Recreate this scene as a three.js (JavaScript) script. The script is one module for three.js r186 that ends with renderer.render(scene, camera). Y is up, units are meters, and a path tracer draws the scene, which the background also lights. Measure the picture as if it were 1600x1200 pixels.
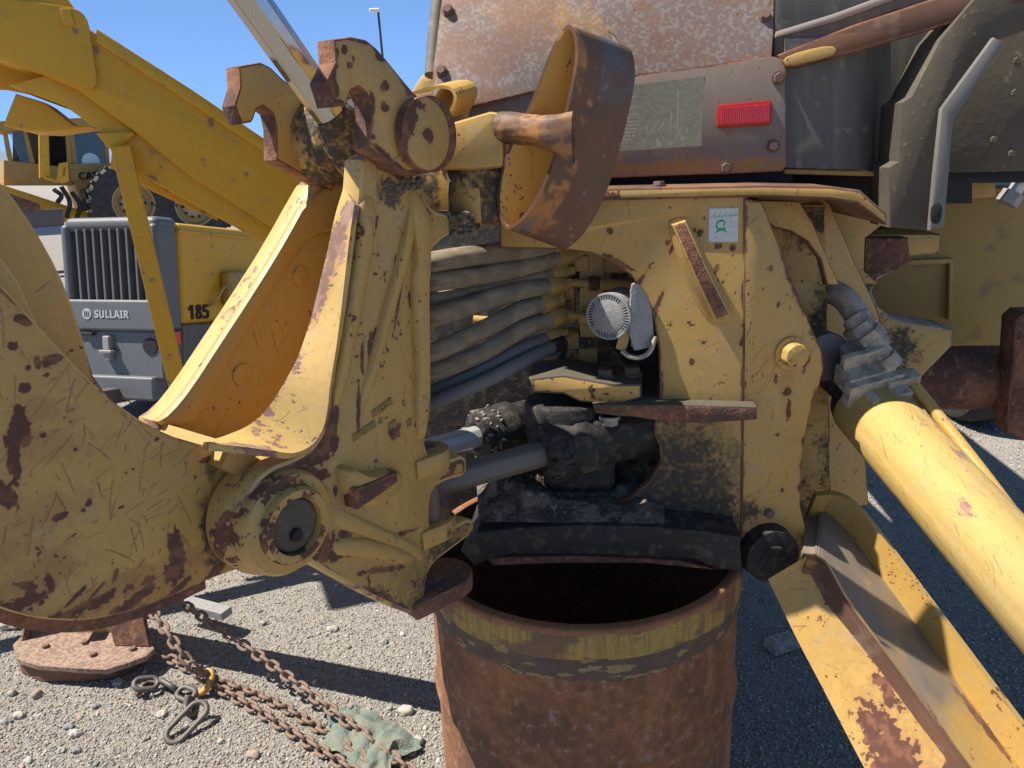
import * as THREE from 'three';
import { mergeGeometries, mergeVertices, toCreasedNormals } from 'three/addons/utils/BufferGeometryUtils.js';
import { RoundedBoxGeometry } from 'three/addons/geometries/RoundedBoxGeometry.js';
import { TextGeometry } from 'three/addons/geometries/TextGeometry.js';
import { FontLoader } from 'three/addons/loaders/FontLoader.js';

// ---------------------------------------------------------------- camera, sky, sun, exposure
const scene = new THREE.Scene();
const rad = Math.PI / 180;
const FOC = 1200;                                   // focal length in pixels of the 1600 x 1200 photograph
const camera = new THREE.PerspectiveCamera(2 * Math.atan(600 / FOC) / rad, 4 / 3, 0.05, 6000);
camera.position.set(0, 1.59, 0);
camera.rotation.order = 'YXZ';
camera.rotation.set(-16.3 * rad, 0, -2.43 * rad);
camera.updateMatrixWorld(true);

const renderer = new THREE.WebGLRenderer({ antialias: true });
renderer.setSize(1024, 768);
renderer.toneMapping = THREE.LinearToneMapping;
renderer.toneMappingExposure = 1.65;
renderer.shadowMap.enabled = true;

const SUN = new THREE.Vector3(-0.6, 1, 0.02).normalize();
const sun = new THREE.DirectionalLight(new THREE.Color(1, 0.94, 0.84), 5);
sun.position.copy(SUN.clone().multiplyScalar(20)).add(new THREE.Vector3(0, 0, -2));
sun.target.position.set(0, 0, -2);
sun.castShadow = true;
sun.shadow.mapSize.set(4096, 4096);
Object.assign(sun.shadow.camera, { left: -12, right: 12, top: 12, bottom: -12, near: 1, far: 60 });
scene.add(sun, sun.target);

{ // clear desert sky: deep blue above, paler and warmer towards the horizon
  const w = 512, h = 256, d = new Float32Array(w * h * 4);
  for (let j = 0; j < h; j++) for (let i = 0; i < w; i++) {
    const el = ((j + 0.5) / h - 0.5) * Math.PI, s = Math.sin(el), k = (j * w + i) * 4;
    const e = Math.max(s, 0);
    let r = 0.05 + 0.17 * Math.exp(-4.2 * e), g = 0.075 + 0.33 * Math.exp(-3.2 * e), b = 0.03 + 0.74 * Math.exp(-2.1 * e);
    if (s < 0) { r = 0.42; g = 0.4; b = 0.37; }
    d[k] = r; d[k + 1] = g; d[k + 2] = b; d[k + 3] = 1;
  }
  const t = new THREE.DataTexture(d, w, h, THREE.RGBAFormat, THREE.FloatType);
  t.mapping = THREE.EquirectangularReflectionMapping; t.magFilter = t.minFilter = THREE.LinearFilter;
  t.wrapS = THREE.RepeatWrapping; t.needsUpdate = true;
  scene.background = t; scene.environment = t;
}

// ---------------------------------------------------------------- helpers: numbers and noise
let seedState = 12345;
const rnd = () => { seedState = (Math.imul(seedState, 1664525) + 1013904223) >>> 0; return seedState / 4294967296; };
const reseed = (s) => { seedState = s >>> 0; };
const clamp = (x, a = 0, b = 1) => (x < a ? a : x > b ? b : x);
const lerp = (a, b, t) => a + (b - a) * t;
const sstep = (a, b, x) => { const t = clamp((x - a) / (b - a)); return t * t * (3 - 2 * t); };
const mix3 = (a, b, t) => [a[0] + (b[0] - a[0]) * t, a[1] + (b[1] - a[1]) * t, a[2] + (b[2] - a[2]) * t];
function hash(x, y, s) {
  let h = Math.imul(x, 374761393) ^ Math.imul(y, 668265263) ^ Math.imul(s, 2147483647 ^ 0x27d4eb2f);
  h = Math.imul(h ^ (h >>> 13), 1274126177); h ^= h >>> 16;
  return (h >>> 0) / 4294967296;
}
function vn(x, y, s = 0, per = 0) {
  let xi = Math.floor(x), yi = Math.floor(y); const fx = x - xi, fy = y - yi;
  const u = fx * fx * (3 - 2 * fx), v = fy * fy * (3 - 2 * fy);
  let x1 = xi + 1, y1 = yi + 1;
  if (per) { xi = ((xi % per) + per) % per; yi = ((yi % per) + per) % per; x1 = ((x1 % per) + per) % per; y1 = ((y1 % per) + per) % per; }
  const a = hash(xi, yi, s), b = hash(x1, yi, s), c = hash(xi, y1, s), d = hash(x1, y1, s);
  return a + (b - a) * u + (c - a) * v + (a - b - c + d) * u * v;
}
function fbm(x, y, o = 4, s = 0, per = 0) {
  let a = 0.5, r = 0, t = 0;
  for (let i = 0; i < o; i++) { r += a * vn(x, y, s + i * 17, per); t += a; x *= 2; y *= 2; per *= 2; a *= 0.5; }
  return r / t;
}
const toS = (c) => { c = clamp(c); return 255 * (c <= 0.0031308 ? 12.92 * c : 1.055 * Math.pow(c, 1 / 2.4) - 0.055); };

// ---------------------------------------------------------------- helpers: picture rays and planes
const V = (x, y, z) => new THREE.Vector3(x, y, z);
const UP = V(0, 1, 0);
const ray = (px, py) => V((px - 800) / FOC, -(py - 600) / FOC, -1).applyQuaternion(camera.quaternion);
const at = (px, py, depth) => ray(px, py).multiplyScalar(depth).add(camera.position);
const onY = (px, py, y) => { const d = ray(px, py); return d.multiplyScalar((y - camera.position.y) / d.y).add(camera.position); };
class Pl {                                            // a plane in the place: point, normal, u to the right, v up
  constructor(p, n) { this.p = p.clone(); this.n = n.clone().normalize(); this.u = UP.clone().cross(this.n).normalize(); this.v = this.n.clone().cross(this.u).normalize(); }
  off(k) { return new Pl(this.p.clone().addScaledVector(this.n, k), this.n); }
  at(px, py) { const d = ray(px, py), t = this.p.clone().sub(camera.position).dot(this.n) / d.dot(this.n); return d.multiplyScalar(t).add(camera.position); }
  uv(px, py) { return this.l(this.at(px, py)); }
  l(P) { const q = P.clone().sub(this.p); return [q.dot(this.u), q.dot(this.v)]; }
  w(u, v, k = 0) { return this.p.clone().addScaledVector(this.u, u).addScaledVector(this.v, v).addScaledVector(this.n, k); }
  mat() { return new THREE.Matrix4().makeBasis(this.u, this.v, this.n).setPosition(this.p); }
}
const az = (deg) => V(Math.sin(deg * rad), 0, Math.cos(deg * rad));
function project(P) { const q = P.clone().applyMatrix4(camera.matrixWorldInverse); return [800 + q.x / -q.z * FOC, 600 - q.y / -q.z * FOC, -q.z]; }

// ---------------------------------------------------------------- helpers: textures
function texPair(w, h, fn, rep = 0) {                // fn(i, j, out) fills out = [r, g, b, roughness, height]
  const a = new Uint8Array(w * h * 4), b = new Uint8Array(w * h * 4), o = [0, 0, 0, 0.6, 0.5];
  for (let j = 0, k = 0; j < h; j++) for (let i = 0; i < w; i++, k += 4) {
    fn(i, j, o);
    a[k] = toS(o[0]); a[k + 1] = toS(o[1]); a[k + 2] = toS(o[2]); a[k + 3] = 255;
    b[k] = clamp(o[4]) * 255; b[k + 1] = clamp(o[3]) * 255; b[k + 2] = 0; b[k + 3] = 255;
  }
  const T = [a, b].map((d, n) => {
    const t = new THREE.DataTexture(d, w, h, THREE.RGBAFormat, THREE.UnsignedByteType);
    t.magFilter = THREE.LinearFilter; t.minFilter = THREE.LinearMipmapLinearFilter; t.generateMipmaps = true;
    t.wrapS = t.wrapT = rep ? THREE.RepeatWrapping : THREE.ClampToEdgeWrapping;
    if (rep) t.repeat.set(1 / rep, 1 / rep);
    if (!n) t.colorSpace = THREE.SRGBColorSpace;
    t.needsUpdate = true; return t;
  });
  return T;
}
function pairMat([map, rb], bump, extra = {}) {
  return new THREE.MeshStandardMaterial({ map, roughnessMap: rb, roughness: 1, bumpMap: rb, bumpScale: bump, metalness: 0, side: THREE.DoubleSide, ...extra });
}
const plain = (r, g, b, rough = 0.6, metal = 0, extra = {}) => new THREE.MeshStandardMaterial({ color: new THREE.Color().setRGB(r, g, b), roughness: rough, metalness: metal, side: THREE.DoubleSide, ...extra });

const C = {
  yel: [0.525, 0.315, 0.08], yel2: [0.47, 0.295, 0.088], yelDeep: [0.50, 0.29, 0.05],
  rust: [0.115, 0.054, 0.034], rustMid: [0.22, 0.1, 0.05], rustOr: [0.36, 0.15, 0.055], stain: [0.36, 0.19, 0.06], dust: [0.30, 0.25, 0.19], soot: [0.018, 0.016, 0.016],
};
// painted steel over an area in metres: chips, scratches, worn edges, rust patches and grease where the photograph shows them
function paintMap(box, res, o = {}) {
  const [x0, y0, x1, y1] = box, w = Math.min(2048, Math.round((x1 - x0) * res)), h = Math.min(2048, Math.round((y1 - y0) * res)), N = w * h, s = o.seed ?? 1, per = o.per ?? 0;
  const rust = new Float32Array(N), scr = new Float32Array(N), gr = new Float32Array(N), bl = new Float32Array(N);
  const U = (i) => x0 + (i + 0.5) / w * (x1 - x0), Vv = (j) => y0 + (j + 0.5) / h * (y1 - y0);
  reseed(s * 977 + 5);
  for (let k = 0; k < (o.scratches ?? 60); k++) {     // thin scratches
    let x = rnd() * w, y = rnd() * h, a = (o.scrAng ?? 1.2) + (rnd() - 0.5) * (o.scrSpread ?? 1.6), L = (3 + Math.pow(rnd(), 3) * 42) * res / 1000, c = (rnd() - 0.5) * 0.02, st = 0.35 + rnd() * 0.65;
    for (let q = 0; q < L; q++) { x += Math.cos(a); y += Math.sin(a); a += c; const i = Math.round(x), j = Math.round(y); if (i >= 0 && j >= 0 && i < w && j < h) { scr[j * w + i] = Math.max(scr[j * w + i], st); if (rnd() < 0.55 && i + 1 < w) scr[j * w + i + 1] = st * 0.6; } }
  }
  const out = o.outline, ws = o.wear ?? 0;
  const dist = (x, y) => { let m = 1e9; for (let i = 0, n = out.length, p = out[n - 1]; i < n; p = out[i++]) { const q = out[i], dx = q[0] - p[0], dy = q[1] - p[1], t = clamp(((x - p[0]) * dx + (y - p[1]) * dy) / (dx * dx + dy * dy + 1e-12)), ex = x - p[0] - t * dx, ey = y - p[1] - t * dy, d = ex * ex + ey * ey; if (d < m) m = d; } return Math.sqrt(m); };
  const cs = o.chip ?? 0.5, pw = (x1 - x0) * 8;
  for (let j = 0, k = 0; j < h; j++) for (let i = 0; i < w; i++, k++) {
    const u = U(i), v = Vv(j), n2 = fbm(u * 45, v * 45, 3, s, per * 45), n1 = vn(u * 7, v * 7, s + 90, per * 7);
    let r = 0;
    if (cs > 0) {
      const c = vn(u * 60, v * 60, s + 33, per * 60) * 0.3 + vn(u * 150, v * 150, s + 34, per * 150) * 0.4 + vn(u * 340, v * 340, s + 35, per * 340) * 0.3, cl = fbm(u * 9, v * 9, 2, s + 91, per * 9), th = 0.85 - cs * (0.02 + 0.3 * Math.max(0, cl - 0.42));
      r = sstep(th, th + 0.035, c);
    }
    if (out && ws) { const d = dist(u, v), e = ws * (0.12 + 2.1 * Math.pow(n2, 2.2) + 1.3 * Math.pow(vn(u * 14, v * 14, s + 70), 4)); if (d < e) r = Math.max(r, sstep(0, 0.0035, e - d)); }
    rust[k] = r;
  }
  for (const f of o.feats ?? []) {                    // {t, u, v, ru, rv, rot, n}
    const m = Math.max(f.ru, f.rv) * 1.8, i0 = Math.max(0, Math.floor((f.u - m - x0) / (x1 - x0) * w)), i1 = Math.min(w - 1, Math.ceil((f.u + m - x0) / (x1 - x0) * w)), j0 = Math.max(0, Math.floor((f.v - m - y0) / (y1 - y0) * h)), j1 = Math.min(h - 1, Math.ceil((f.v + m - y0) / (y1 - y0) * h));
    const ca = Math.cos(f.rot ?? 0), sa = Math.sin(f.rot ?? 0), nz = f.n ?? 1;
    for (let j = j0; j <= j1; j++) for (let i = i0; i <= i1; i++) {
      const u = U(i), v = Vv(j), dx = u - f.u, dy = v - f.v, a = (dx * ca + dy * sa) / f.ru, b = (-dx * sa + dy * ca) / f.rv;
      const q = 1 - Math.sqrt(a * a + b * b) + nz * ((fbm(u * 60, v * 60, 3, s + 7) - 0.5) * 1.1 + (fbm(u * 210, v * 210, 3, s + 8) - 0.5) * 0.9), k = j * w + i;
      if (f.t === 'g') gr[k] = Math.max(gr[k], (f.a ?? 1) * sstep(-0.35, 0.6, q)); else if (f.t === 'b') bl[k] = Math.max(bl[k], sstep(-0.3, 0.5, q) * (f.a ?? 0.6)); else rust[k] = Math.max(rust[k], sstep(0, 0.1, q));
    }
  }
  const halo = rust.slice();                          // rust stain spreading from bare steel
  const R = Math.max(2, Math.round((o.halo ?? 0.005) * res));
  for (let p = 0; p < 2; p++) {
    const t = new Float32Array(N);
    for (let j = 0; j < h; j++) { let a = 0; for (let i = -R; i < w; i++) { if (i + R < w) a += halo[j * w + i + R]; if (i - R - 1 >= 0) a -= halo[j * w + i - R - 1]; if (i >= 0) t[j * w + i] = a / (2 * R + 1); } }
    for (let i = 0; i < w; i++) { let a = 0; for (let j = -R; j < h; j++) { if (j + R < h) a += t[(j + R) * w + i]; if (j - R - 1 >= 0) a -= t[(j - R - 1) * w + i]; if (j >= 0) halo[j * w + i] = a / (2 * R + 1); } }
  }
  const c1 = o.c1 ?? C.yel, c2 = o.c2 ?? C.yel2, rough = o.rough ?? 0.5;
  return texPair(w, h, (i, j, q) => {
    const k = j * w + i, u = U(i), v = Vv(j), n1 = fbm(u * 5, v * 5, 4, s + 200, per * 5), n3 = vn(u * 260, v * 260, s + 210, per * 260), n2 = fbm(u * 40, v * 40, 3, s + 220, per * 40);
    let c = mix3(c1, c2, sstep(0.3, 0.7, n1));
    const g = 0.93 + 0.1 * n3 + 0.09 * (n2 - 0.5); c = [c[0] * g, c[1] * g, c[2] * g];
    c = mix3(c, C.dust, sstep(0.56, 0.8, n2) * 0.22 * (o.dust ?? 1));
    if (bl[k]) c = mix3(c, C.stain, bl[k] * (0.5 + 0.8 * n2));
    const hl = clamp(halo[k] * 1.5);
    c = mix3(c, C.stain, hl * 0.62 * (o.stain ?? 1));
    if (scr[k]) c = mix3(c, [0.14, 0.068, 0.038], scr[k] * 0.85);
    const r = rust[k];
    if (r) { const rn = fbm(u * 90, v * 90, 3, s + 300, per * 90); c = mix3(c, mix3(o.rustA ?? C.rust, o.rustB ?? C.rustMid, sstep(0.42, 0.72, rn)), r); }
    let ro = lerp(rough + 0.14 * (n2 - 0.5), 0.9, r), he = 0.62 - 0.3 * r + 0.1 * (n2 - 0.5) + (r ? 0.12 * n3 : 0.03 * n3) - scr[k] * 0.12;
    if (gr[k]) { const gn = fbm(u * 150, v * 150, 3, s + 400); const a = clamp(gr[k] * (0.4 + 1.2 * gn)); c = mix3(c, mix3(C.soot, [0.06, 0.052, 0.045], gn), a * 0.95); ro = lerp(ro, 0.85, a); he += a * (gn - 0.3) * 0.5; }
    if (o.post) c = o.post(u, v, c, n2) ?? c;
    q[0] = c[0]; q[1] = c[1]; q[2] = c[2]; q[3] = ro; q[4] = he;
  }, o.rep ?? 0);
}

// ---------------------------------------------------------------- helpers: geometry
function boxUV(g) {                                   // uv in metres, seen along the nearest axis
  if (g.index) g = g.toNonIndexed();
  const p = g.attributes.position, n = g.attributes.normal, uv = new Float32Array(p.count * 2), a = V(), b = V(), c = V(), e = V();
  for (let i = 0; i < p.count; i += 3) {
    a.fromBufferAttribute(p, i); b.fromBufferAttribute(p, i + 1); c.fromBufferAttribute(p, i + 2);
    e.copy(b).sub(a).cross(c.sub(a)); const X = Math.abs(e.x), Y = Math.abs(e.y), Z = Math.abs(e.z);
    for (let k = 0; k < 3; k++) { const x = p.getX(i + k), y = p.getY(i + k), z = p.getZ(i + k); const t = X > Y && X > Z ? [z, y] : Y > Z ? [x, z] : [x, y]; uv[(i + k) * 2] = t[0]; uv[(i + k) * 2 + 1] = t[1]; }
  }
  g.setAttribute('uv', new THREE.BufferAttribute(uv, 2));
  return g;
}
const crease = (g, deg = 34) => toCreasedNormals(g, deg * rad);
function chaikin(pts, it, closed = true) {
  for (let k = 0; k < it; k++) {
    const o = [], n = pts.length;
    for (let i = 0; i < (closed ? n : n - 1); i++) { const a = pts[i], b = pts[(i + 1) % n]; o.push([a[0] * 0.75 + b[0] * 0.25, a[1] * 0.75 + b[1] * 0.25], [a[0] * 0.25 + b[0] * 0.75, a[1] * 0.25 + b[1] * 0.75]); }
    if (!closed) { o.unshift(pts[0]); o.push(pts[pts.length - 1]); }
    pts = o;
  }
  return pts;
}
const numbers = new Map();
function numbered(name) { const n = numbers.get(name) ?? 0; numbers.set(name, n + 1); return n ? `${name}_${String(n).padStart(3, '0')}` : name; }
function thing(name, label, category, base, group) {
  const o = new THREE.Group(); o.name = numbered(name); o.position.copy(base); scene.add(o);
  o.userData = { label, category }; if (group) o.userData.group = group;
  return o;
}
function put(parent, name, geo, mat, label) {         // geo is in world metres; it becomes one named mesh under parent
  const m = new THREE.Mesh(geo, mat); m.name = name; m.castShadow = m.receiveShadow = true;
  parent.updateMatrixWorld(true);
  if (parent !== scene) geo.applyMatrix4(parent.matrixWorld.clone().invert());
  parent.add(m); if (label) m.userData.label = label;
  return m;
}
function solo(name, label, category, geo, mat, base, group) { // a thing of one mesh, origin at its base
  geo.translate(-base.x, -base.y, -base.z);
  const m = new THREE.Mesh(geo, mat); m.name = numbered(name); m.position.copy(base); m.castShadow = m.receiveShadow = true;
  m.userData = { label, category }; if (group) m.userData.group = group;
  scene.add(m); return m;
}
// plate traced on a plane of the place, front face on the plane, thickness t behind it
function plateUV(pl, uvPts, t, { holes = [], bevel = 0.003, seg = 2, map = null } = {}) {
  const mk = (a) => a.map((q) => new THREE.Vector2(q[0], q[1]));
  const sh = new THREE.Shape(mk(uvPts)); for (const h of holes) sh.holes.push(new THREE.Path(mk(h)));
  const g = new THREE.ExtrudeGeometry(sh, { depth: t - 2 * bevel, bevelEnabled: bevel > 0, bevelThickness: bevel, bevelSize: bevel, bevelOffset: -bevel, bevelSegments: seg, curveSegments: 12 });
  g.translate(0, 0, -(t - bevel));
  const gr = g.groups.map((x) => ({ ...x })), f = crease(g, 40);
  f.clearGroups(); for (const x of gr) f.addGroup(x.start, x.count, x.materialIndex);
  const p = f.attributes.position, uv = f.attributes.uv, capEnd = gr[0].count;
  for (let i = 0; i < capEnd; i++) { const x = p.getX(i), y = p.getY(i); if (map) uv.setXY(i, (x - map[0]) / (map[2] - map[0]), (y - map[1]) / (map[3] - map[1])); else uv.setXY(i, x, y); }
  f.applyMatrix4(pl.mat());
  return f;
}
const trace = (pl, pxs, it = 0, closed = true) => chaikin(pxs.map(([x, y]) => pl.uv(x, y)), it, closed);
const bbox = (pts, m = 0.01) => { let a = [1e9, 1e9, -1e9, -1e9]; for (const q of pts) a = [Math.min(a[0], q[0]), Math.min(a[1], q[1]), Math.max(a[2], q[0]), Math.max(a[3], q[1])]; return [a[0] - m, a[1] - m, a[2] + m, a[3] + m]; };
function rod(a, b, r0, r1 = r0, { seg = 28, cap = true, bevel = 0 } = {}) {
  const L = a.distanceTo(b), P = [];
  if (cap) P.push([0.0001, 0]);
  if (bevel) P.push([r0 - bevel, 0], [r0 - bevel * 0.3, bevel * 0.3], [r0, bevel], [r1, L - bevel], [r1 - bevel * 0.3, L - bevel * 0.3], [r1 - bevel, L]); else P.push([r0, 0], [r1, L]);
  if (cap) P.push([0.0001, L]);
  return latheAB(a, b, P, seg);
}
function latheAB(a, b, prof, seg = 28) {              // prof = [radius, distance from a] along a to b
  let g = new THREE.LatheGeometry(prof.map(([r, y]) => new THREE.Vector2(r, y)), seg);
  g.deleteAttribute('normal'); g.deleteAttribute('uv'); g = mergeVertices(g, 1e-6).toNonIndexed(); g.computeVertexNormals(); g = crease(g, 38); g = boxUVRound(g);
  const d = b.clone().sub(a).normalize(), q = new THREE.Quaternion().setFromUnitVectors(UP, d);
  g.applyQuaternion(q); g.translate(a.x, a.y, a.z); return g;
}
function boxUVRound(g) {                              // around y: uv = (arc, height)
  const p = g.attributes.position, uv = new Float32Array(p.count * 2);
  for (let i = 0; i < p.count; i += 3) {
    const an = [], r = []; for (let k = 0; k < 3; k++) { an.push(Math.atan2(p.getX(i + k), p.getZ(i + k))); r.push(Math.hypot(p.getX(i + k), p.getZ(i + k))); }
    for (let k = 1; k < 3; k++) { while (an[k] - an[0] > Math.PI) an[k] -= 2 * Math.PI; while (an[k] - an[0] < -Math.PI) an[k] += 2 * Math.PI; }
    const R = Math.max(...r), flat = Math.max(p.getY(i), p.getY(i + 1), p.getY(i + 2)) - Math.min(p.getY(i), p.getY(i + 1), p.getY(i + 2)) < 1e-6;
    for (let k = 0; k < 3; k++) { uv[(i + k) * 2] = flat ? p.getX(i + k) : an[k] * R; uv[(i + k) * 2 + 1] = flat ? p.getZ(i + k) : p.getY(i + k) + (R - r[k]); }
  }
  g.setAttribute('uv', new THREE.BufferAttribute(uv, 2)); return g;
}
function tube(pts, r, { seg = 60, rs = 16, tension = 0.5, caps = true } = {}) {
  const c = new THREE.CatmullRomCurve3(pts, false, 'catmullrom', tension), L = c.getLength();
  const g = new THREE.TubeGeometry(c, seg, r, rs, false), uv = g.attributes.uv;
  for (let i = 0; i < uv.count; i++) uv.setXY(i, uv.getX(i) * L, uv.getY(i) * 2 * Math.PI * r);
  const out = [g.toNonIndexed()];
  if (caps) for (const [t, s] of [[0, -1], [1, 1]]) { const d = new THREE.CircleGeometry(r, rs), P = c.getPoint(t), T = c.getTangent(t).multiplyScalar(s); d.applyQuaternion(new THREE.Quaternion().setFromUnitVectors(V(0, 0, 1), T)); d.translate(P.x, P.y, P.z); out.push(d.toNonIndexed()); }
  return mergeGeometries(out);
}
function obox(c, u, v, n, su, sv, sn, r = 0.003, seg = 2) { // rounded box with its own axes
  const g = new RoundedBoxGeometry(su, sv, sn, seg, Math.min(r, su / 2.1, sv / 2.1, sn / 2.1));
  let f = boxUV(g); if (u.clone().cross(v).dot(n) < 0) n = n.clone().negate(); f.applyMatrix4(new THREE.Matrix4().makeBasis(u, v, n).setPosition(c)); return f;
}
// a strip of plate between two lines of points, thickness t below it
function ribbon(A, B, t, flip = false) {
  const n = A.length, nor = [];
  for (let i = 0; i < n; i++) { const a = A[Math.max(0, i - 1)], b = A[Math.min(n - 1, i + 1)]; nor.push(b.clone().sub(a).cross(B[i].clone().sub(A[i])).normalize().multiplyScalar(flip ? -1 : 1)); }
  const A2 = A.map((p, i) => p.clone().addScaledVector(nor[i], -t)), B2 = B.map((p, i) => p.clone().addScaledVector(nor[i], -t));
  const pos = [], uv = []; let s = 0;
  const quad = (a, b, c, d, u0, u1, w) => { for (const [q, x, y] of [[a, u0, 0], [b, u0, w], [c, u1, w], [a, u0, 0], [c, u1, w], [d, u1, 0]]) { pos.push(q.x, q.y, q.z); uv.push(x, y); } };
  for (let i = 0; i < n - 1; i++) {
    const L = A[i].distanceTo(A[i + 1]), w = A[i].distanceTo(B[i]);
    quad(A[i], B[i], B[i + 1], A[i + 1], s, s + L, w); quad(A2[i], B2[i], B2[i + 1], A2[i + 1], s, s + L, w);
    quad(A[i], A2[i], A2[i + 1], A[i + 1], s, s + L, t); quad(B[i], B2[i], B2[i + 1], B[i + 1], s, s + L, t); s += L;
  }
  for (const i of [0, n - 1]) quad(A[i], B[i], B2[i], A2[i], 0, t, A[i].distanceTo(B[i]));
  const g = new THREE.BufferGeometry();
  g.setAttribute('position', new THREE.Float32BufferAttribute(pos, 3)); g.setAttribute('uv', new THREE.Float32BufferAttribute(uv, 2)); g.computeVertexNormals();
  return crease(g, 40);
}
function slab(pts, t, dir) {                          // flat polygon of points in space, thickness t along dir
  const n = V(); for (let i = 0; i < pts.length; i++) { const a = pts[i], b = pts[(i + 1) % pts.length]; n.x += (a.y - b.y) * (a.z + b.z); n.y += (a.z - b.z) * (a.x + b.x); n.z += (a.x - b.x) * (a.y + b.y); }
  n.normalize(); if (dir && n.dot(dir) < 0) n.negate();
  const pl = { p: pts[0].clone(), n: n.clone().negate() };
  const u = pts[1].clone().sub(pts[0]).normalize(), v = n.clone().cross(u).normalize();
  const q = pts.map((P) => { const d = P.clone().sub(pts[0]); return [d.dot(u), d.dot(v)]; });
  const g = new THREE.ExtrudeGeometry(new THREE.Shape(q.map((k) => new THREE.Vector2(k[0], k[1]))), { depth: t, bevelEnabled: true, bevelSize: 0.002, bevelOffset: -0.002, bevelThickness: 0.002, bevelSegments: 1 });
  g.applyMatrix4(new THREE.Matrix4().makeBasis(u, v, n).setPosition(pts[0])); g.clearGroups();
  return crease(g, 40);
}
function spherify(c, rx, ry, rz, s, amp = 0.25, det = 2) { // lumpy stone or clod
  const g = mergeVertices(new THREE.IcosahedronGeometry(1, det).deleteAttribute('normal').deleteAttribute('uv')), p = g.attributes.position;
  for (let i = 0; i < p.count; i++) { const x = p.getX(i), y = p.getY(i), z = p.getZ(i), k = 1 + amp * (fbm(x * 1.3 + s * 3.1 + 20, y * 1.3 + z * 1.7 + s + 20, 3, s) - 0.5) * 2; p.setXYZ(i, c.x + x * rx * k, c.y + y * ry * k, c.z + z * rz * k); }
  g.computeVertexNormals(); return boxUV(g);
}
function hexBolt(parent, P, n, r, h, mat, washer = true, name = 'bolt') {
  const a = P.clone().addScaledVector(n, -0.004), gs = [];
  if (washer) gs.push(rod(a, P.clone().addScaledVector(n, 0.0025), r * 1.25, r * 1.25, { seg: 18 }));
  gs.push(latheAB(a, P.clone().addScaledVector(n, h), [[0.0001, 0], [r, 0], [r, h + 0.002], [r * 0.86, h + 0.004], [0.0001, h + 0.004]], 6));
  return put(parent, name, mergeGeometries(gs), mat);
}
// ---------------------------------------------------------------- shared materials
const tile = (o) => paintMap([0, 0, o.size ?? 0.7, o.size ?? 0.7], o.res ?? 1100, { per: 0, rep: o.size ?? 0.7, ...o });
const M = {};
M.yellow = pairMat(tile({ seed: 11, chip: 0.95, scratches: 160 }), 0.0012);
M.yellowWorn = pairMat(tile({ seed: 12, chip: 1.7, scratches: 200, feats: [[.1, .2], [.33, .5], [.6, .15], [.55, .6], [.2, .62], [.44, .28]].map(([u, v], i) => ({ u, v, ru: .03 + .02 * (i % 3), rv: .016, rot: i })) }), 0.0014);
// front edges of the castings: paint and dusty rust tinted sunlit-bright, worn through in patches
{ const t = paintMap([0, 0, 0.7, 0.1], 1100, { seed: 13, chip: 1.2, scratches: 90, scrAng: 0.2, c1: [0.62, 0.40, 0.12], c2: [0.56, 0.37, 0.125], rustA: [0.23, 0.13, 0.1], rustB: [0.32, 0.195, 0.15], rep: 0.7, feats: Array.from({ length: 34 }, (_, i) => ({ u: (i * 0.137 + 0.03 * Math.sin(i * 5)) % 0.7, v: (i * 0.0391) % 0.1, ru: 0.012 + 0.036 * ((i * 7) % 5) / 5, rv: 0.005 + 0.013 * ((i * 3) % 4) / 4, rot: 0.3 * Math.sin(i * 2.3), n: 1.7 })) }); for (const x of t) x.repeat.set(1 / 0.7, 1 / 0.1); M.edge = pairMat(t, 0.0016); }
M.rustEdge = pairMat(tile({ seed: 14, chip: 0, scratches: 40, c1: C.rust, c2: C.rustMid, rough: 0.85, feats: Array.from({ length: 9 }, (_, i) => ({ t: 'b', u: (i * 0.237) % 0.7, v: (i * 0.391) % 0.7, ru: 0.02, rv: 0.012, rot: i, a: 0.9 })) }), 0.002);
M.rust = pairMat(texPair(1024, 1024, (i, j, q) => {
  const u = i / 1024, v = j / 1024, n = fbm(u * 12, v * 12, 5, 41, 12), f = fbm(u * 90, v * 90, 3, 45, 90), g = vn(u * 400, v * 400, 47, 400);
  let c = mix3([0.105, 0.052, 0.038], [0.27, 0.115, 0.06], sstep(0.3, 0.72, n * 0.6 + f * 0.4)); c = mix3(c, [0.34, 0.2, 0.13], sstep(0.62, 0.85, f) * 0.5);
  const k = 0.8 + 0.4 * g; q[0] = c[0] * k; q[1] = c[1] * k; q[2] = c[2] * k; q[3] = 0.88; q[4] = 0.3 + 0.4 * f + 0.25 * g;
}, 0.8), 0.0022);
M.chain = pairMat(texPair(512, 512, (i, j, q) => {
  const u = i / 512, v = j / 512, f = fbm(u * 40, v * 40, 4, 51, 40), g = vn(u * 200, v * 200, 52, 200);
  const c = mix3([0.19, 0.125, 0.095], [0.33, 0.225, 0.165], sstep(0.3, 0.7, f)), k = 0.85 + 0.3 * g; q[0] = c[0] * k; q[1] = c[1] * k; q[2] = c[2] * k; q[3] = 0.8; q[4] = f;
}, 0.3), 0.0008);
M.darkLink = plain(0.13, 0.11, 0.1, 0.55, 0.3);
M.grease = pairMat(texPair(512, 512, (i, j, q) => {
  const u = i / 512, v = j / 512, f = fbm(u * 30, v * 30, 4, 61, 30), g = vn(u * 190, v * 190, 62, 190), c = mix3([0.016, 0.014, 0.014], [0.075, 0.062, 0.05], sstep(0.45, 0.85, f));
  q[0] = c[0]; q[1] = c[1]; q[2] = c[2]; q[3] = 0.6 + 0.3 * f; q[4] = 0.6 * f + 0.3 * g;
}, 0.4), 0.0014);
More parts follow.
